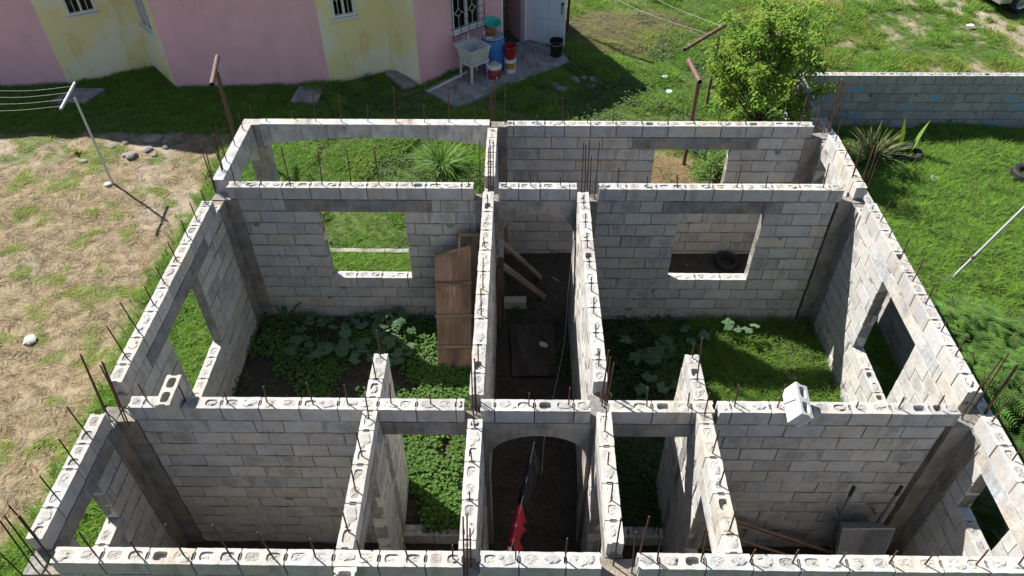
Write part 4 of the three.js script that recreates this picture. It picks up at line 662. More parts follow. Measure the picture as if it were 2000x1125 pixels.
// ---------------------------------------------------------------- boundary wall of blocks to the right
{
  const bw = thing('boundary_wall', 'low grey block boundary wall with blue paint smears behind the tree and tyres', 'wall', [0, 0, 0]);
  const st = [];
  blockWall('x', -6.32, 5.85, 13.6, { parent: bw, store: st, courses: 6, phase: 0.2, seed: 51, name: 'back_run' });
  blockWall('z', 5.9, -6.22, 6.2, { parent: bw, store: st, courses: 6, phase: 0.3, seed: 52, name: 'side_run', top: [[-6.22, -4.9], [-4.5, 6.2]] });
  const TEX_BLUE = texture(256, (i, j, n) => { const u = i / n, v = j / n, k = 0.9 + (fbm(u * 9, v * 9, 3, 9) - 0.5) * 0.4, b = sstep(0.34, 0.2, Math.hypot((u - 0.5) * 0.9, (v - 0.5) * 1.6) + (fbm(u * 9 + 3, v * 9, 3, 9) - 0.5) * 0.5); return [mix(0.39 * k, 0.12, b), mix(0.39 * k, 0.4, b), mix(0.385 * k, 0.7, b)]; });
  const blueM = mat(1, 1, 1, 0.9, { map: TEX_BLUE }), pal = [[0.38, 0.38, 0.37], [0.41, 0.41, 0.4], [0.35, 0.355, 0.35], [0.43, 0.42, 0.4]].map((c) => mat(...c, 0.95, { ...CB, vertexColors: true })), teal = mat(0.3, 0.5, 0.5, 0.9, { ...CB, vertexColors: true });
  const smear = chamferBox(BL, BH, TH, 0.004, 0.002, RNG(3)); { const p = smear.attributes.position, uv = smear.attributes.uv; for (let i = 0; i < p.count; i++) uv.setXY(i, p.getX(i) / 0.42 + 0.5, p.getY(i) / 0.22 + 0.5); }
  const r = RNG(8);
  st.forEach((b) => { const isBlue = b.axis === 'x' && !b.open && r() < 0.11, m = isBlue ? blueM : (b.axis === 'z' && r() < 0.05) ? teal : pal[b.tint % 4]; const o = mesh('concrete_block', isBlue ? smear : b.geo, m, b.wall); o.applyMatrix4(b.m); });
  const bar = new THREE.CylinderGeometry(0.008, 0.008, 1, 6); bar.translate(0, 0.5, 0);
  for (const [x, h] of [[6.9, 0.22], [8.2, 0.2], [9.3, 0.25], [10.2, 0.16], [10.85, 0.85], [12, 0.3]]) { const o = mesh('steel_bar', bar, M.bar, bw); o.position.set(x, 1.22, -6.32); o.scale.set(1, h + 0.05, 1); o.rotation.z = rr(-0.04, 0.04, r); }
}
// ---------------------------------------------------------------- concrete on the ground
M.slab = mat(0.34, 0.32, 0.31, 0.95, { map: TEX.cement, bumpMap: TEX.concreteBump, bumpScale: 0.01 });
{
  let g = norm(ext(poly(SLAB.map(([x, z]) => [x, -z])), 0.14, 0.015)); g.rotateX(-Math.PI / 2); g.translate(0, -0.06, 0); const s = mesh('patio_slab', boxUV(g, 1.6), M.slab); s.userData.kind = 'structure';
  const cover = (pts, label) => { let q = norm(ext(poly(pts.map(([x, z]) => [x, -z])), 0.1, 0.01)); q.rotateX(-Math.PI / 2); q.translate(0, 0.0, 0); tag(mesh('concrete_cover', boxUV(q, 1.6), M.slab), label, 'slab'); };
  cover([[-5.43, -7.16], [-5.39, -7.86], [-4.77, -7.87], [-4.8, -7.12]], 'square grey concrete cover in the grass before the pink wall');
  cover([[-3.4, -8.56], [-3.07, -8.72], [-2.55, -8.04], [-2.85, -7.86]], 'narrow grey concrete slab at the foot of the yellow wall');
  cover([[-11.1, -7.12], [-10.78, -7.75], [-10.05, -7.72], [-10.25, -7.1]], 'dim concrete slab in the shade behind the white T-shaped pole');
  const r = RNG(14); const gm = [0, 1, 2].map((k) => { const q = new THREE.DodecahedronGeometry(0.5, 1), p = q.attributes.position; for (let i = 0; i < p.count; i++) { const f = 0.75 + fbm(p.getX(i) * 3 + k * 9 + 20, p.getY(i) * 3 + p.getZ(i) * 2 + 20, 2) * 0.5; p.setXYZ(i, p.getX(i) * f, p.getY(i) * f * 0.6, p.getZ(i) * f); } q.computeVertexNormals(); return norm(q); });
  const sm = [mat(0.3, 0.28, 0.26, 0.95, CB), mat(0.25, 0.235, 0.215, 0.95, CB), mat(0.55, 0.53, 0.5, 0.95, CB)];
  const stone = (x, z, s, label, group, m = sm[(r() * 3) | 0]) => { const o = mesh('stone', gm[(r() * 3) | 0], m === sm[2] && s < 0.3 && group ? sm[0] : m); o.position.set(x, groundY(x, z) + s * 0.15, z); o.scale.set(s * rr(0.9, 1.3, r), s * rr(0.6, 0.9, r), s); o.rotation.y = r() * 6; tag(o, label, 'stone', group); };
  stone(-7.95, 0.43, 0.2, 'white lump of rock lying alone on the dry dirt', null, sm[2]);
  stone(-8.43, -3.9, 0.17, 'flat pale stone at the foot of the white T-shaped pole', null, sm[2]);
  stone(-8.14, -5.62, 0.3, 'largest grey stone of the rubble behind the white pole', null, sm[0]);
  for (const [x, z, s] of [[-7.85, -5.55, 0.16], [-8.1, -5.2, 0.2], [-8.35, -4.95, 0.24], [-8.5, -5.0, 0.15], [-7.75, -5.3, 0.14], [-9.3, -4.75, 0.14], [-8.9, -5.3, 0.12], [-7.9, -5.0, 0.13], [-8.7, -5.5, 0.16]]) stone(x, z, s, 'small grey stone in the rubble near the white pole', 'rubble stones near the white pole');
  for (let i = 0; i < 12; i++) { const a = r() * 6.28, d = 0.75 * Math.sqrt(r()), x = 1.35 + Math.cos(a) * d, z = -8.2 + Math.sin(a) * d * 0.6; stone(x, z, rr(0.14, 0.26, r), 'flat grey stone set in the shaded grass near the patio slab', 'flat stones near the patio slab', sm[1]); }
  for (const [x, z, s, w] of [[5.45, 0.75, 0.2, 'farthest'], [5.5, 0.98, 0.26, 'largest'], [5.42, 1.2, 0.16, 'smallest']]) stone(x, z, s, w + ' rubble stone on the ground outside the right window opening', 'stones outside the right window', sm[2]);
  for (const [x, z, s, w] of [[6.9, -10.9, 0.35, 'farthest'], [7.15, -10.2, 0.4, 'largest'], [7.6, -10.35, 0.22, 'smallest']]) stone(x, z, s, w + ' dark clod of earth in the field behind the tree', 'earth clods in the field', mat(0.12, 0.09, 0.06));
}
// ---------------------------------------------------------------- clothes-line poles
M.galv = mat(0.5, 0.53, 0.54, 0.45, { metalness: 0.25 }); M.rustPipe = mat(0.15, 0.085, 0.078, 0.7, { map: TEX.rust }); M.wire = mat(0.5, 0.52, 0.5, 0.6);
function pipe(a, b, r, t = 0.006) { // hollow pipe with a visible wall at its ends
  const A = new THREE.Vector3(...a), d = new THREE.Vector3(...b).sub(A), L = d.length(); const g = lathe([[r - t, 0], [r, 0], [r, L], [r - t, L], [r - t, 0]], 16); g.applyQuaternion(new THREE.Quaternion().setFromUnitVectors(new THREE.Vector3(0, 1, 0), d.normalize())); g.translate(A.x, A.y, A.z); return g;
}
function tPole(label, x, z, h, bar, m, r = 0.03, extra) { // bar = [[x, z], [x, z]] ends of the crossbar, world
  const t = thing('clothes_pole', label, 'pole', [x, 0, z]);
  mesh('post', pipe([0, -0.1, 0], [extra?.[0] ?? 0, h - r * 0.5, extra?.[1] ?? 0], r), m, t);
  mesh('crossbar', pipe([bar[0][0] - x, h + r * 0.6, bar[0][1] - z], [bar[1][0] - x, h + r * 0.6, bar[1][1] - z], r * 1.15), m, t);
  const hooks = []; for (let i = 0; i < 4; i++) { const f = 0.12 + i * 0.25, px = mix(bar[0][0], bar[1][0], f) - x, pz = mix(bar[0][1], bar[1][1], f) - z; hooks.push(place(new THREE.TorusGeometry(r * 1.25, 0.004, 5, 12), px, h + r * 0.6, pz, 0, Math.atan2(bar[1][0] - bar[0][0], bar[1][1] - bar[0][1]))); }
  mesh('wire_loops', join(hooks), M.wire, t); return t;
}
tPole('white metal T-shaped clothes pole standing on the dry dirt', -8.38, -3.97, 1.95, [[-8.6, -4.5], [-8.42, -3.5]], M.galv, 0.023);
tPole('rusty T-shaped pole behind the porch corner', -6.02, -5.0, 1.95, [[-6.17, -5.6], [-5.93, -4.43]], M.rustPipe, 0.04);
tPole('rusty T-shaped pole in front of the tree, nearer the block house', 3.39, -4.68, 2.0, [[3.3, -5.4], [3.37, -4.5]], M.rustPipe, 0.042);
tPole('rusty T-shaped pole with its crossbar among the tree leaves', 4.27, -7.06, 1.72, [[3.42, -6.45], [4.5, -7.65]], M.rustPipe, 0.035);
{ const t = thing('clothes_pole', 'white metal pole leaning out of the grass at the right edge', 'pole', [7.49, 0, -1.17]); mesh('post', pipe([0, -0.05, 0], [0.76, 2.1, 0], 0.024), M.galv, t); mesh('crossbar', pipe([0.7, 2.13, -0.5], [0.84, 2.13, 0.5], 0.032), M.galv, t); mesh('collar', join([place(new THREE.CylinderGeometry(0.037, 0.037, 0.05, 14), 0.208, 0.55, 0, 0, 0, -0.34)]), M.rustPipe, t); mesh('footing', place(lathe([[0, 0.1], [0.05, 0.1], [0.09, 0.06], [0.14, 0.05], [0.15, -0.02], [0, -0.02]], 10), 0, 0, 0), M.slab, t); }
{
  const line = (pts, label, group, r = 0.003) => tag(mesh('clothes_line', tube(pts, r, 30, 5), M.wire), label, 'line', group);
  for (let i = 0; i < 4; i++) { const f = 0.12 + i * 0.25, x = mix(-8.6, -8.42, f), z = mix(-4.5, -3.5, f), h = 1.96; line([[x, h, z], [-9.6, h - 0.13, z - 0.05], [-11.2, h - 0.1, z - 0.1], [-13, h, z - 0.15]], ['farthest', 'second farthest', 'second nearest', 'nearest'][i] + ' thin pale clothes line running left from the white pole', 'lines strung from the white pole'); }
  line([[4.05, 1.76, -7.15], [2.6, 1.62, -8.9], [0.9, 1.68, -11.6]], 'thin pale clothes line over the lawn from the farthest rusty pole, lower one', null);
  line([[4.4, 1.76, -7.55], [3.2, 1.62, -9.4], [1.5, 1.7, -12.4]], 'thin pale clothes line over the lawn from the farthest rusty pole, upper one', null);
}
// ---------------------------------------------------------------- things on the patio slab
const SY = 0.085;
{
  const tubM = mat(0.62, 0.63, 0.62, 0.55, { map: TEX.concrete });
  const t = thing('laundry_tub', 'white plastic laundry tub on four legs by the pink wall', 'tub', [-1.17, SY, -8.38], 0.74);
  const ring = (w, d, y) => [[-w, y, -d], [w, y, -d], [w, y, d], [-w, y, d]], O1 = ring(0.31, 0.27, 0.82), O2 = ring(0.25, 0.21, 0.45), I1 = ring(0.27, 0.23, 0.82), I2 = ring(0.21, 0.17, 0.5), L1 = ring(0.33, 0.29, 0.82), L2 = ring(0.33, 0.29, 0.79), T = new Tris();
  for (let i = 0; i < 4; i++) { const q = (i + 1) % 4; T.quad(O1[i], O1[q], O2[q], O2[i]); T.quad(I1[i], I2[i], I2[q], I1[q]); T.quad(L1[i], I1[i], I1[q], L1[q]); T.quad(L1[i], L1[q], L2[q], L2[i]); T.quad(L2[i], L2[q], O1[q], O1[i]); }
  T.quad(I2[0], I2[1], I2[2], I2[3]); T.quad(O2[3], O2[2], O2[1], O2[0]); mesh('basin', T.geo(0.8), tubM, t);
  mesh('back_ledge', bx(0.66, 0.05, 0.1, 0, 0.835, -0.3), tubM, t);
  mesh('apron', join([bx(0.56, 0.06, 0.02, 0, 0.45, 0.235), bx(0.56, 0.06, 0.02, 0, 0.45, -0.235), bx(0.02, 0.06, 0.45, 0.27, 0.45, 0), bx(0.02, 0.06, 0.45, -0.27, 0.45, 0)]), tubM, t);
  for (const sx of [-1, 1]) for (const sz of [-1, 1]) mesh('leg', rod([sx * 0.26, 0, sz * 0.22], [sx * 0.235, 0.45, sz * 0.2], 0.028, 0.04, 6), tubM, t);
  mesh('tap', join([tube([[-0.08, 0.86, -0.3], [-0.08, 0.97, -0.3], [-0.08, 0.99, -0.24], [-0.08, 0.94, -0.19]], 0.011, 16, 6), rod([-0.12, 0.9, -0.3], [-0.04, 0.9, -0.3], 0.009)]), M.galv, t);
  tag(mesh('soap_bottle', place(lathe([[0, 0], [0.03, 0], [0.03, 0.1], [0.012, 0.13], [0.012, 0.16], [0, 0.16]], 12), -1.3, SY + 0.86, -8.62), mat(0.6, 0.5, 0.42, 0.4)), 'small tan bottle on the back ledge of the laundry tub', 'bottle');
}
{
  const b = thing('water_barrel', 'big blue plastic barrel with a grey lid by the pink wall', 'barrel', [-0.72, SY, -8.83]);
  mesh('body', lathe([[0, 0], [0.26, 0], [0.275, 0.04], [0.285, 0.2], [0.292, 0.22], [0.287, 0.25], [0.29, 0.55], [0.298, 0.57], [0.29, 0.6], [0.28, 0.78], [0.25, 0.83], [0, 0.83]], 36), mat(0.03, 0.16, 0.5, 0.45), b);
  mesh('lid', lathe([[0, 0.835], [0.25, 0.84], [0.262, 0.845], [0.262, 0.87], [0.25, 0.875], [0.235, 0.862], [0, 0.862]], 36), mat(0.36, 0.37, 0.4, 0.6), b);
  const p = thing('clay_bucket', 'brown bucket standing on the blue barrel', 'bucket', [-0.76, SY + 0.865, -8.88]); mesh('body', lathe([[0, 0], [0.105, 0], [0.14, 0.2], [0.15, 0.21], [0.14, 0.215], [0.105, 0.02], [0, 0.02]], 26), mat(0.3, 0.13, 0.06, 0.75), p);
  const g = thing('wash_basin', 'turquoise green basin tilted on top of the brown bucket', 'basin', [-0.74, SY + 1.1, -8.86]); const gb = mesh('body', lathe([[0, 0], [0.13, 0], [0.2, 0.1], [0.215, 0.105], [0.21, 0.115], [0.195, 0.11], [0.125, 0.012], [0, 0.012]], 30), mat(0.03, 0.42, 0.32, 0.45), g); gb.rotation.set(0.22, 0, -0.12);
  tag(mesh('soap_box', place(new THREE.BoxGeometry(0.15, 0.05, 0.07), -0.8, SY + 0.89, -8.66, 0, 0.2), mat(0.45, 0.46, 0.36, 0.7)), 'pale soap carton on the lid of the blue barrel', 'carton');
  tag(mesh('jar', place(lathe([[0, 0], [0.03, 0], [0.03, 0.1], [0.02, 0.12], [0, 0.12]], 12), -0.93, SY + 0.865, -8.83), mat(0.55, 0.58, 0.6, 0.3)), 'small clear jar beside the brown bucket on the barrel', 'jar');
  const w = thing('paint_bucket', 'white paint bucket with an orange and black label under the red bucket', 'bucket', [-0.3, SY, -8.68]);
  mesh('body', lathe([[0, 0], [0.125, 0], [0.13, 0.01], [0.145, 0.33], [0.153, 0.335], [0.153, 0.36], [0.142, 0.36], [0, 0.35]], 30), mat(0.72, 0.72, 0.7, 0.45), w);
  mesh('rib', place(new THREE.TorusGeometry(0.14, 0.008, 6, 30), 0, 0.08, 0, Math.PI / 2), mat(0.72, 0.72, 0.7, 0.45), w);
  const lab = new THREE.CylinderGeometry(0.1435, 0.1395, 0.15, 24, 1, true, -0.9, 1.9); lab.translate(0, 0.2, 0);
  const TEX_LABEL = texture(128, (i, j, n) => { const u = i / n, v = j / n; if (u < 0.1 || v > 0.9 || v < 0.08) return [0.03, 0.03, 0.05]; const k = fbm(u * 9, v * 9, 3, 9); return v < 0.45 ? [0.5, 0.22 + k * 0.1, 0.02] : [0.45, 0.14 + k * 0.12, 0.03]; });
  mesh('label', lab, mat(1, 1, 1, 0.5, { map: TEX_LABEL }), w);
  const rd = thing('red_bucket', 'red plastic bucket stacked on the white paint bucket', 'bucket', [-0.3, SY + 0.362, -8.68]); mesh('body', lathe([[0, 0], [0.12, 0], [0.148, 0.3], [0.16, 0.3], [0.16, 0.33], [0.146, 0.33], [0.118, 0.015], [0, 0.015]], 30), mat(0.3, 0.016, 0.02, 0.45), rd);
  const c = thing('water_cooler', 'small round red cooler with a white lid beside the tub', 'cooler', [-0.68, SY, -8.4]); mesh('body', lathe([[0, 0], [0.15, 0], [0.165, 0.03], [0.17, 0.27], [0, 0.27]], 28), mat(0.24, 0.02, 0.022, 0.5), c); mesh('lid', lathe([[0.172, 0.25], [0.178, 0.27], [0.172, 0.31], [0.15, 0.325], [0, 0.325]], 28), mat(0.66, 0.66, 0.65, 0.5), c); mesh('spout', join([rod([0.05, 0.07, 0.16], [0.06, 0.07, 0.22], 0.016), bx(0.03, 0.04, 0.02, 0.06, 0.09, 0.22)]), mat(0.66, 0.66, 0.65, 0.5), c);
  const rag = new THREE.SphereGeometry(0.09, 14, 10), rp = rag.attributes.position; for (let i = 0; i < rp.count; i++) { const f = 0.7 + fbm(rp.getX(i) * 22 + 9, rp.getZ(i) * 22 + rp.getY(i) * 15 + 9, 2) * 0.7; rp.setXYZ(i, rp.getX(i) * f, Math.max(-0.02, rp.getY(i) * f * 0.6), rp.getZ(i) * f); } rag.computeVertexNormals(); tag(mesh('crumpled_rag', place(rag, -0.68, SY + 0.345, -8.42), mat(0.4, 0.37, 0.31, 0.95)), 'crumpled pale rag lying on the red cooler', 'rag');
  const k = thing('black_bucket', 'black plastic bucket in front of the open white door', 'bucket', [0.86, SY, -9.56]); mesh('body', lathe([[0, 0], [0.14, 0], [0.165, 0.38], [0.178, 0.38], [0.178, 0.42], [0.163, 0.42], [0.137, 0.015], [0, 0.015]], 30), mat(0.012, 0.012, 0.014, 0.45), k); mesh('handle', (() => { const q = new THREE.TorusGeometry(0.17, 0.005, 6, 20, Math.PI); q.rotateX(1.9); q.translate(0, 0.38, 0); return q; })(), M.galv, k);
  const pl = thing('drain_pipe', 'white plastic drain pipe lying at the foot of the pink wall', 'pipe', [-2.25, 0.06, -7.66]); mesh('tube', pipe([0, 0.02, 0], [0.88, 0.09, -0.86], 0.03), mat(0.62, 0.62, 0.58, 0.5), pl); mesh('coupling', pipe([0.42, 0.05, -0.41], [0.5, 0.06, -0.49], 0.036), mat(0.62, 0.62, 0.58, 0.5), pl);
  const ps = thing('wooden_post', 'thin brown wooden post beside the open white door', 'post', [1.2, 0, -11.0]); mesh('shaft', place(roughBox(-0.035, 0.035, 0, 2.6, -0.035, 0.035, 0.004, 3, 0.1, 0.6), 0, 0, 0, 0.0, 0, -0.02), mat(0.16, 0.08, 0.05, 0.9, { map: TEX.wood }), ps); mesh('brace', rod([0, 0.25, 0], [0.4, 0.02, 0.06], 0.02), mat(0.14, 0.08, 0.05, 0.9), ps);
}
// ---------------------------------------------------------------- tyres, car
M.rubber = mat(0.018, 0.018, 0.019, 0.75);
function tyreGeo(R = 0.31, r = 0.1) { const pts = []; const prof = [[R - r * 1.25, -r * 0.75], [R - r * 0.5, -r * 1.0], [R - 0.02, -r * 0.92], [R, -r * 0.7], [R, r * 0.7], [R - 0.02, r * 0.92], [R - r * 0.5, r * 1.0], [R - r * 1.25, r * 0.75], [R - r * 1.15, r * 0.6], [R - 0.03, r * 0.5], [R - 0.03, -r * 0.5], [R - r * 1.15, -r * 0.6], [R - r * 1.25, -r * 0.75]]; return lathe(prof, 40); }
function treadGeo(R = 0.31, r = 0.1) { const L = []; for (let i = 0; i < 44; i++) { const a = i / 44 * Math.PI * 2; for (const s of [-1, 1]) L.push(place(bx(0.012, r * 0.62, 0.02), Math.cos(a) * (R + 0.002), s * r * 0.36, Math.sin(a) * (R + 0.002), 0, -a, 0.3 * s)); } return join(L); }
function tyre(label, x, y, z, rx = 0, rz = 0, R = 0.31, r = 0.1) { const t = thing('tyre', label, 'tyre', [x, y, z]); t.rotation.set(rx, 0, rz); mesh('casing', tyreGeo(R, r), M.rubber, t); mesh('tread', treadGeo(R, r), M.rubber, t); return t; }
tyre('black tyre planter lying in the grass near the boundary wall', 8.12, 0.11, -5.0);
tyre('black tyre lying in the grass at the right edge', 10.3, 0.12, -4.25);
tyre('black tyre lying on the floor of the back right room', 3.62, 0.22, -1.4, 0.08, -0.05, 0.21, 0.06);
{ const t = leafyPlant('banana_shoot', 'young plant with one upright broad leaf inside the tyre planter', 8.12, -5.1, 2, 0.85, 0.2, 0.1, 12, [leafMat(0.1, 0.2, 0.02), leafMat(0.13, 0.22, 0.02)], 2.2, 0.25); t.position.y = 0.08; }
{
  const c = thing('parked_car', 'silver car parked on the field at the top right corner', 'car', [14.0, 0, -12.5], 0.25);
  const s = new THREE.Shape(); s.moveTo(-0.75, 0.32); s.lineTo(-0.78, 0.7); s.bezierCurveTo(-0.7, 0.9, 0.0, 0.92, 0.35, 0.98); s.lineTo(0.95, 1.4); s.lineTo(2.35, 1.42); s.lineTo(3.0, 1.02); s.lineTo(3.35, 0.95); s.lineTo(3.4, 0.35); s.lineTo(2.9, 0.28); s.absarc(2.5, 0.3, 0.38, 0, Math.PI, false); s.lineTo(0.4, 0.28); s.absarc(0, 0.3, 0.38, 0, Math.PI, false); s.closePath();
  const cm = new THREE.MeshPhysicalMaterial({ color: 0x9a9ea3, roughness: 0.35, metalness: 0.4, clearcoat: 0.8 }); let g = ext(s, 1.5, 0.05); g.translate(0, 0, -1.45); mesh('body', g, cm, c);
  const gl = mat(0.02, 0.025, 0.03, 0.08); mesh('window', join([place(norm(ext(poly([[0.55, 1.02], [1.0, 1.33], [1.6, 1.35], [1.6, 1.02]]), 0.02)), 0, 0, 0.1), place(norm(ext(poly([[1.68, 1.02], [1.68, 1.35], [2.3, 1.35], [2.75, 1.02]]), 0.02)), 0, 0, 0.1)]), gl, c);
  for (const [x, z] of [[0, 0.0], [2.5, 0.0], [0, -1.4], [2.5, -1.4]]) { const w = part('wheel', c); w.position.set(x, 0.3, z); w.rotation.x = Math.PI / 2; mesh('tyre', tyreGeo(0.31, 0.1), M.rubber, w); mesh('rim', lathe([[0, 0.05], [0.06, 0.06], [0.12, 0.04], [0.18, 0.07], [0.19, 0.08], [0.19, -0.06], [0, -0.06]], 24), mat(0.55, 0.56, 0.58, 0.3, { metalness: 0.7 }), w); }
  mesh('headlight', place(new THREE.SphereGeometry(0.12, 12, 8), -0.74, 0.72, -0.15, 0, 0, 0, 0.5, 0.6, 1.4), mat(0.7, 0.72, 0.74, 0.1), c); mesh('headlight', place(new THREE.SphereGeometry(0.12, 12, 8), -0.74, 0.72, -1.2, 0, 0, 0, 0.5, 0.6, 1.4), mat(0.7, 0.72, 0.74, 0.1), c);
}
// ---------------------------------------------------------------- timber and other things inside the shell
M.ply = mat(0.62, 0.4, 0.27, 0.88, { map: TEX.ply }); M.plyDark = mat(0.24, 0.19, 0.15, 0.9, { map: TEX.ply }); M.plyWet = mat(0.12, 0.1, 0.085, 0.9, { map: TEX.ply }); M.batten = mat(0.4, 0.31, 0.24, 0.9, { map: TEX.wood }); M.timber = mat(0.42, 0.34, 0.25, 0.9, { map: TEX.wood });
const plank = (w, h, d, seed = 1) => { const g = chamferBox(w, h, d, 0.004, 0.003, RNG(seed), 1); const p = g.attributes.position, uv = g.attributes.uv; const long = [w, h, d].indexOf(Math.max(w, h, d)); for (let i = 0; i < p.count; i++) { const c = [p.getX(i), p.getY(i), p.getZ(i)], o = c.filter((_, k) => k !== long); uv.setXY(i, (o[0] + o[1]) * 2.2 + seed * 0.31, c[long] * 0.7 + seed * 0.17); } return g; };
{ // home-made plywood shutter leaning on the wall of the left room
  const lean = -Math.atan2(1.02, 1.72), t = thing('plywood_shutter', 'tall plywood shutter with cross battens leaning in the left room', 'shutter', [-1.0, 0.16, 1.2]); t.rotation.set(lean, 0, 0); const W = 0.5, TL = 2.0;
  const sh = poly([[-W / 2, 0], [W / 2, 0], [W / 2 + 0.01, TL], [-W / 2 - 0.02, TL - 0.13]]); let g = norm(ext(sh, 0.014)); { const p = g.attributes.position, uv = new Float32Array(p.count * 2); for (let i = 0; i < p.count; i++) { uv[i * 2] = p.getX(i) * 0.9; uv[i * 2 + 1] = p.getY(i) * 0.5; } g.setAttribute('uv', new THREE.BufferAttribute(uv, 2)); } mesh('sheet', g, M.ply, t);
  for (const [y, k] of [[0.45, 1], [0.93, 2], [1.43, 3]]) { const b = mesh('batten', plank(W + 0.06, 0.045, 0.03, k), M.batten, t); b.position.set(0, y, 0.031); b.rotation.z = 0.02; }
  const tb = mesh('batten', plank(W + 0.06, 0.045, 0.03, 5), M.batten, t); tb.position.set(-0.005, TL - 0.085, 0.031); tb.rotation.z = 0.255;
  for (const s of [-1, 1]) { const b = mesh('rail', plank(0.03, TL - 0.15, 0.03, 7 + s), M.batten, t); b.position.set(s * (W / 2 - 0.005), (TL - 0.15) / 2, -0.017); }
  const q = thing('plywood_door', 'weathered plywood door half hidden behind the leaning plywood shutter', 'door', [-0.76, 0.16, 0.72]); q.rotation.set(-0.3, 0, -0.03); mesh('sheet', plank(0.42, 2.0, 0.015, 11), M.plyDark, q).position.set(0, 1.0, 0); for (const [x, y, w, h] of [[0, 1.98, 0.42, 0.05], [-0.2, 1.0, 0.04, 1.9], [0.2, 1.0, 0.04, 1.9], [0, 0.5, 0.36, 0.05]]) mesh('rail', plank(w, h, 0.035, 12), M.batten, q).position.set(x, y, 0.026);
}
function board(name, label, a, b, w, th, m, seed, group) { // a plank between two points
  const A = new THREE.Vector3(...a), B = new THREE.Vector3(...b), d = B.clone().sub(A), L = d.length(), o = mesh(name, plank(w, L, th, seed), m); o.quaternion.setFromUnitVectors(new THREE.Vector3(0, 1, 0), d.clone().normalize()); o.position.copy(A.add(B).multiplyScalar(0.5)); return tag(o, label, 'timber', group);
}
board('plank', 'thick timber plank leaning from the far arch, upper of two', [-0.3, 1.6, -0.24], [0.34, 0.17, -1.0], 0.11, 0.04, M.timber, 21);
board('plank', 'thick timber plank leaning from the far arch, lower of two', [-0.3, 1.22, -0.12], [0.4, 0.16, -0.52], 0.1, 0.045, M.timber, 22);
board('plank', 'dark upright timber post against the left jamb of the far arch', [-0.31, 0.1, 0.02], [-0.3, 1.5, 0.03], 0.07, 0.04, M.plyDark, 23);
board('plank', 'dark narrow timber standing at the left corridor wall', [-0.34, 0.1, 0.25], [-0.345, 1.35, 0.12], 0.06, 0.03, M.plyDark, 24);
board('wood_offcut', 'short pale offcut lying on the corridor floor past the far arch', [0.55, 0.12, -1.05], [0.66, 0.13, -0.95], 0.05, 0.03, M.timber, 25);
{ const t = thing('plywood_sheet', 'dark plywood sheet lying flat on the corridor floor', 'sheet', [0.2, 0.13, 0.64], 0.04); t.rotation.x = 0.02; mesh('sheet', plank(0.7, 0.02, 1.08, 31), M.plyWet, t); }
{ const g = norm(ext(poly([[-0.06, 0.02], [-0.03, 0.08], [0.03, 0.05], [0.07, -0.03], [0.02, -0.08], [-0.04, -0.03]]), 0.003)); g.rotateX(-Math.PI / 2); const o = mesh('paper_scrap', place(g, 0.36, 0.155, 0.56, 0, 0.4), mat(0.6, 0.55, 0.45, 0.9)); tag(o, 'torn scrap of pale paper on the corridor plywood sheet', 'paper'); }
tag(mesh('loose_wire', tube([[0.74, 2.1, 0.3], [0.7, 1.2, 0.5], [0.66, 0.6, 0.9], [0.5, 0.25, 1.6], [0.35, 0.14, 2.3], [0.3, 0.13, 2.9]], 0.004, 50, 5), M.wire), 'thin pale wire hanging down the corridor wall', 'wire');
// loose hollow blocks
const OPEN = holedBlock(BL, [[-0.093, 0.068], [0.093, 0.068]], RNG(77), false), OPEN1 = holedBlock(0.2, [[0, 0.06]], RNG(78), false);
const loose = (label, x, y, z, rx, ry, rz, m, geo = OPEN) => { const o = mesh('loose_block', geo, m); o.position.set(x, y, z); o.rotation.set(rx, ry, rz, 'YXZ'); return tag(o, label, 'block'); };
loose('loose grey hollow block set askew on the middle wall, left end', -3.59, HT + 0.102, 3.81, 0.0, Math.PI / 2 + 0.02, 0, mat(0.47, 0.44, 0.39, 0.95, { ...CB, vertexColors: true }));
loose('loose white hollow block tipped on edge over the middle wall, right side', 2.8, HT + 0.122, 3.87, 0.5, Math.PI / 2 - 0.06, 0.05, mat(0.55, 0.55, 0.54, 0.95, { ...CB, vertexColors: true }));
loose('pale hollow half block hung on the near wall front', -1.5, HT - 0.115, 5.65, 0, 0.02, 0, mat(0.55, 0.54, 0.5, 0.95, { ...CB, vertexColors: true }), OPEN1);
loose('loose pale block lying on the corridor floor by the far arch', -0.11, 0.19, -0.33, 0, 0.03, 0, mat(0.5, 0.48, 0.42, 0.95, { ...CB, vertexColors: true }), SOLID[0]);
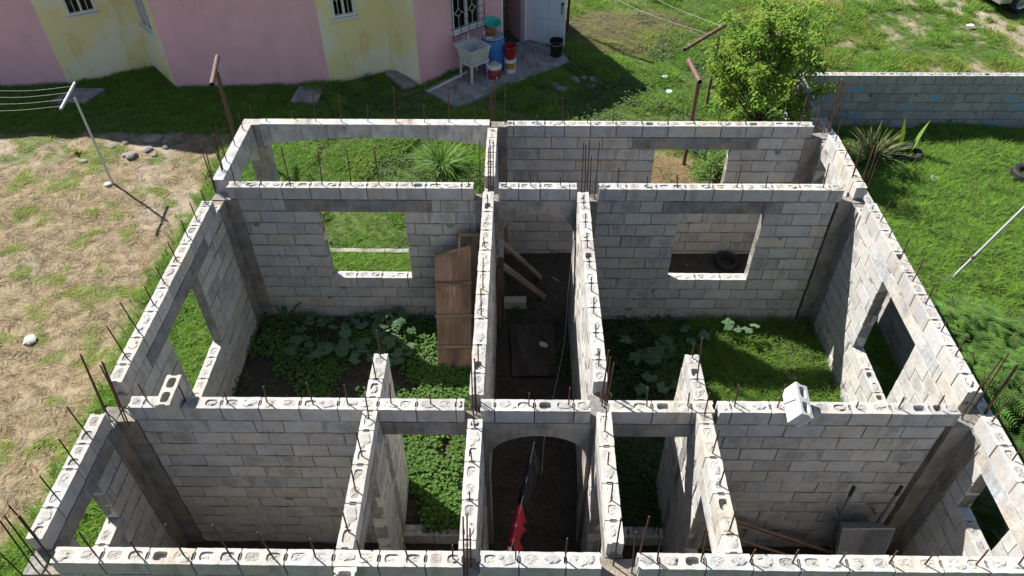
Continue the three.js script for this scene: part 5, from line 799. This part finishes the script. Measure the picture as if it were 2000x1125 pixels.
// laundry on a line in the near corridor
{
  tag(mesh('clothes_line', tube([[0.16, 1.98, 3.7], [0.02, 1.86, 4.4], [-0.1, 1.88, 5.0], [-0.2, 1.98, 5.4]], 0.004, 30, 5), M.wire), 'washing line strung along the near corridor between the arch and the near wall', 'line');
  function garment(name, label, p0, p1, drop, m, seed, cat) { // cloth folded over the line, hanging on both sides with folds
    const r = RNG(seed), A = new THREE.Vector3(...p0), B = new THREE.Vector3(...p1), d = B.clone().sub(A), L = d.length(), s = new THREE.Vector3(-d.z, 0, d.x).normalize(), nu = 26, nv = 22, P = [], t = 0.006;
    const pt = (u, v, k) => { const f = (v - 0.5) * 2, side = Math.sign(f) || 1, down = Math.abs(f), wv = (Math.sin(u * 17 + seed) * 0.02 + Math.sin(u * 31 + seed * 2 + f * 2) * 0.012) * (0.3 + down), hem = 1 + 0.12 * Math.sin(u * 9 + seed) * side; const b = A.clone().addScaledVector(d, u + 0.03 * Math.sin(f * 5 + seed)); return [b.x + s.x * (side * Math.min(0.015, down * 0.2) + side * down * 0.045 + wv + k), b.y - down * drop * hem * (side > 0 ? 1 : 0.8) + 0.01 * (1 - down), b.z + s.z * (side * Math.min(0.015, down * 0.2) + side * down * 0.045 + wv + k)]; };
    const T = new Tris(); for (let i = 0; i < nu; i++) for (let j = 0; j < nv; j++) { const u = i / nu, v = j / nv, a = 1 / nu, b = 1 / nv; T.quad(pt(u, v, 0), pt(u + a, v, 0), pt(u + a, v + b, 0), pt(u, v + b, 0)); T.quad(pt(u, v, t), pt(u, v + b, t), pt(u + a, v + b, t), pt(u + a, v, t)); }
    return tag(mesh(name, T.geo(), m), label, cat);
  }
  garment('black_garment', 'black garment hanging on the corridor washing line', [0.15, 1.96, 3.75], [0.03, 1.87, 4.33], 0.45, mat(0.014, 0.014, 0.02, 0.9), 3, 'laundry');
  garment('red_garment', 'bright red cloth hanging on the corridor washing line', [0.0, 1.86, 4.42], [-0.08, 1.87, 4.88], 0.34, mat(0.42, 0.012, 0.03, 0.85), 5, 'laundry');
  garment('striped_garment', 'white and navy cloth hanging on the corridor washing line', [-0.09, 1.88, 4.9], [-0.16, 1.93, 5.2], 0.4, (() => { const m = mat(1, 1, 1, 0.85, { map: texture(64, (i) => (i % 32) < 12 ? [0.02, 0.03, 0.09] : [0.6, 0.62, 0.66]) }); return m; })(), 8, 'laundry');
}
{ // wheelbarrow tipped up on its nose against the middle wall
  const t = thing('wheelbarrow', 'grey wheelbarrow tipped upright against the wall of the near right room', 'wheelbarrow', [3.98, 0.25, 4.3]); t.rotation.set(-0.16, 0.0, 0.03); t.scale.setScalar(0.95);
  const steel = mat(0.3, 0.31, 0.32, 0.6, { map: TEX.concrete }), R = (w0, w1, y, z) => [[-w0, y, z], [w0, y, z]]; const T = new Tris(), th = 0.012;
  const top = [[-0.3, 0.92, 0.1], [0.3, 0.92, 0.1], [0.26, 0.02, 0.14], [-0.26, 0.02, 0.14]], bot = [[-0.2, 0.72, -0.16], [0.2, 0.72, -0.16], [0.15, 0.18, -0.17], [-0.15, 0.18, -0.17]];
  for (let i = 0; i < 4; i++) { const q = (i + 1) % 4; T.quad(top[i], top[q], bot[q], bot[i]); const k = (p, f) => [p[0] * (1 + f), 0.46 + (p[1] - 0.46) * (1 + f), p[2] - f * 0.1]; T.quad(k(top[i], 0.04), k(bot[i], 0.04), k(bot[q], 0.04), k(top[q], 0.04)); T.quad(top[i], k(top[i], 0.04), k(top[q], 0.04), top[q]); }
  T.quad(...bot); T.quad(...bot.map((p) => [p[0], p[1], p[2] - th]).reverse()); mesh('tray', T.geo(0.7), steel, t);
  for (const s of [-1, 1]) { mesh('handle', tube([[s * 0.1, -0.15, -0.2], [s * 0.2, 0.3, -0.22], [s * 0.25, 0.85, -0.14], [s * 0.27, 1.5, -0.02]], 0.017, 20, 8), mat(0.12, 0.12, 0.12, 0.6), t); mesh('grip', rod([s * 0.268, 1.36, -0.046], [s * 0.272, 1.54, -0.012], 0.022), M.rubber, t); mesh('leg', tube([[s * 0.2, 0.6, -0.2], [s * 0.2, 0.62, -0.42], [s * 0.2, 0.8, -0.42], [s * 0.22, 0.82, -0.2]], 0.012, 16, 6), mat(0.12, 0.12, 0.12, 0.6), t); }
  const w = part('wheel', t); w.position.set(0, -0.06, -0.18); w.rotation.z = Math.PI / 2; mesh('tyre', tyreGeo(0.17, 0.05), M.rubber, w); mesh('rim', lathe([[0, -0.03], [0.1, -0.03], [0.1, 0.03], [0, 0.03]], 18), steel, w);
}
[[[2.15, 0.95, 3.92], [4.15, 0.1, 4.1], 0.16, 41], [[2.1, 0.72, 4.02], [3.9, 0.06, 4.2], 0.15, 42], [[2.05, 0.52, 4.14], [3.75, 0.04, 4.32], 0.14, 43], [[2.12, 0.34, 4.28], [3.6, 0.03, 4.44], 0.13, 44]].forEach(([a, b, w, s]) => { const o = board('long_board', { 41: 'highest', 42: 'second highest', 43: 'third highest', 44: 'lowest' }[s] + ' of four brown boards leaning low in the near right room', a, b, w, 0.025, M.ply, s, 'boards in the near right room'); o.rotateY(0.4); });
[[[-3.2, 0.06, 4.15], [-2.1, 0.05, 4.25], 0.3], [[-2.6, 0.08, 4.35], [-1.9, 0.07, 4.2], 0.22]].forEach(([a, b, w], i) => board('floor_board', i ? 'short grey board on the floor of the near left room' : 'wide grey board on the floor of the near left room', a, b, w, 0.03, M.plyDark, 51 + i));
// litter
{ const sc = (label, x, z, s, c) => { const r = RNG(x * 91 | 0), pts = []; for (let i = 0; i < 7; i++) { const a = i / 7 * 6.28; pts.push([Math.cos(a) * s * rr(0.6, 1.1, r), Math.sin(a) * s * rr(0.4, 0.9, r)]); } const g = norm(ext(poly(pts), 0.012, 0.003)); g.rotateX(-Math.PI / 2 + 0.15); const o = mesh('litter', g, mat(...c, 0.7)); o.position.set(x, groundY(x, z) + 0.1, z); tag(o, label, 'litter'); };
  sc('white crumpled packet on the grass between the tyres', 8.35, -4.1, 0.13, [0.7, 0.7, 0.7]); sc('pale blue plastic scrap in the grass beside the near rusty pole', 3.49, -7.7, 0.1, [0.45, 0.6, 0.65]); sc('white plastic scrap in the grass left of the rusty pole', 3.5, -8.4, 0.09, [0.6, 0.65, 0.6]); sc('white scrap on the far field near the car', 12.2, -11.4, 0.12, [0.7, 0.7, 0.68]); }
renderer.render(scene, camera);
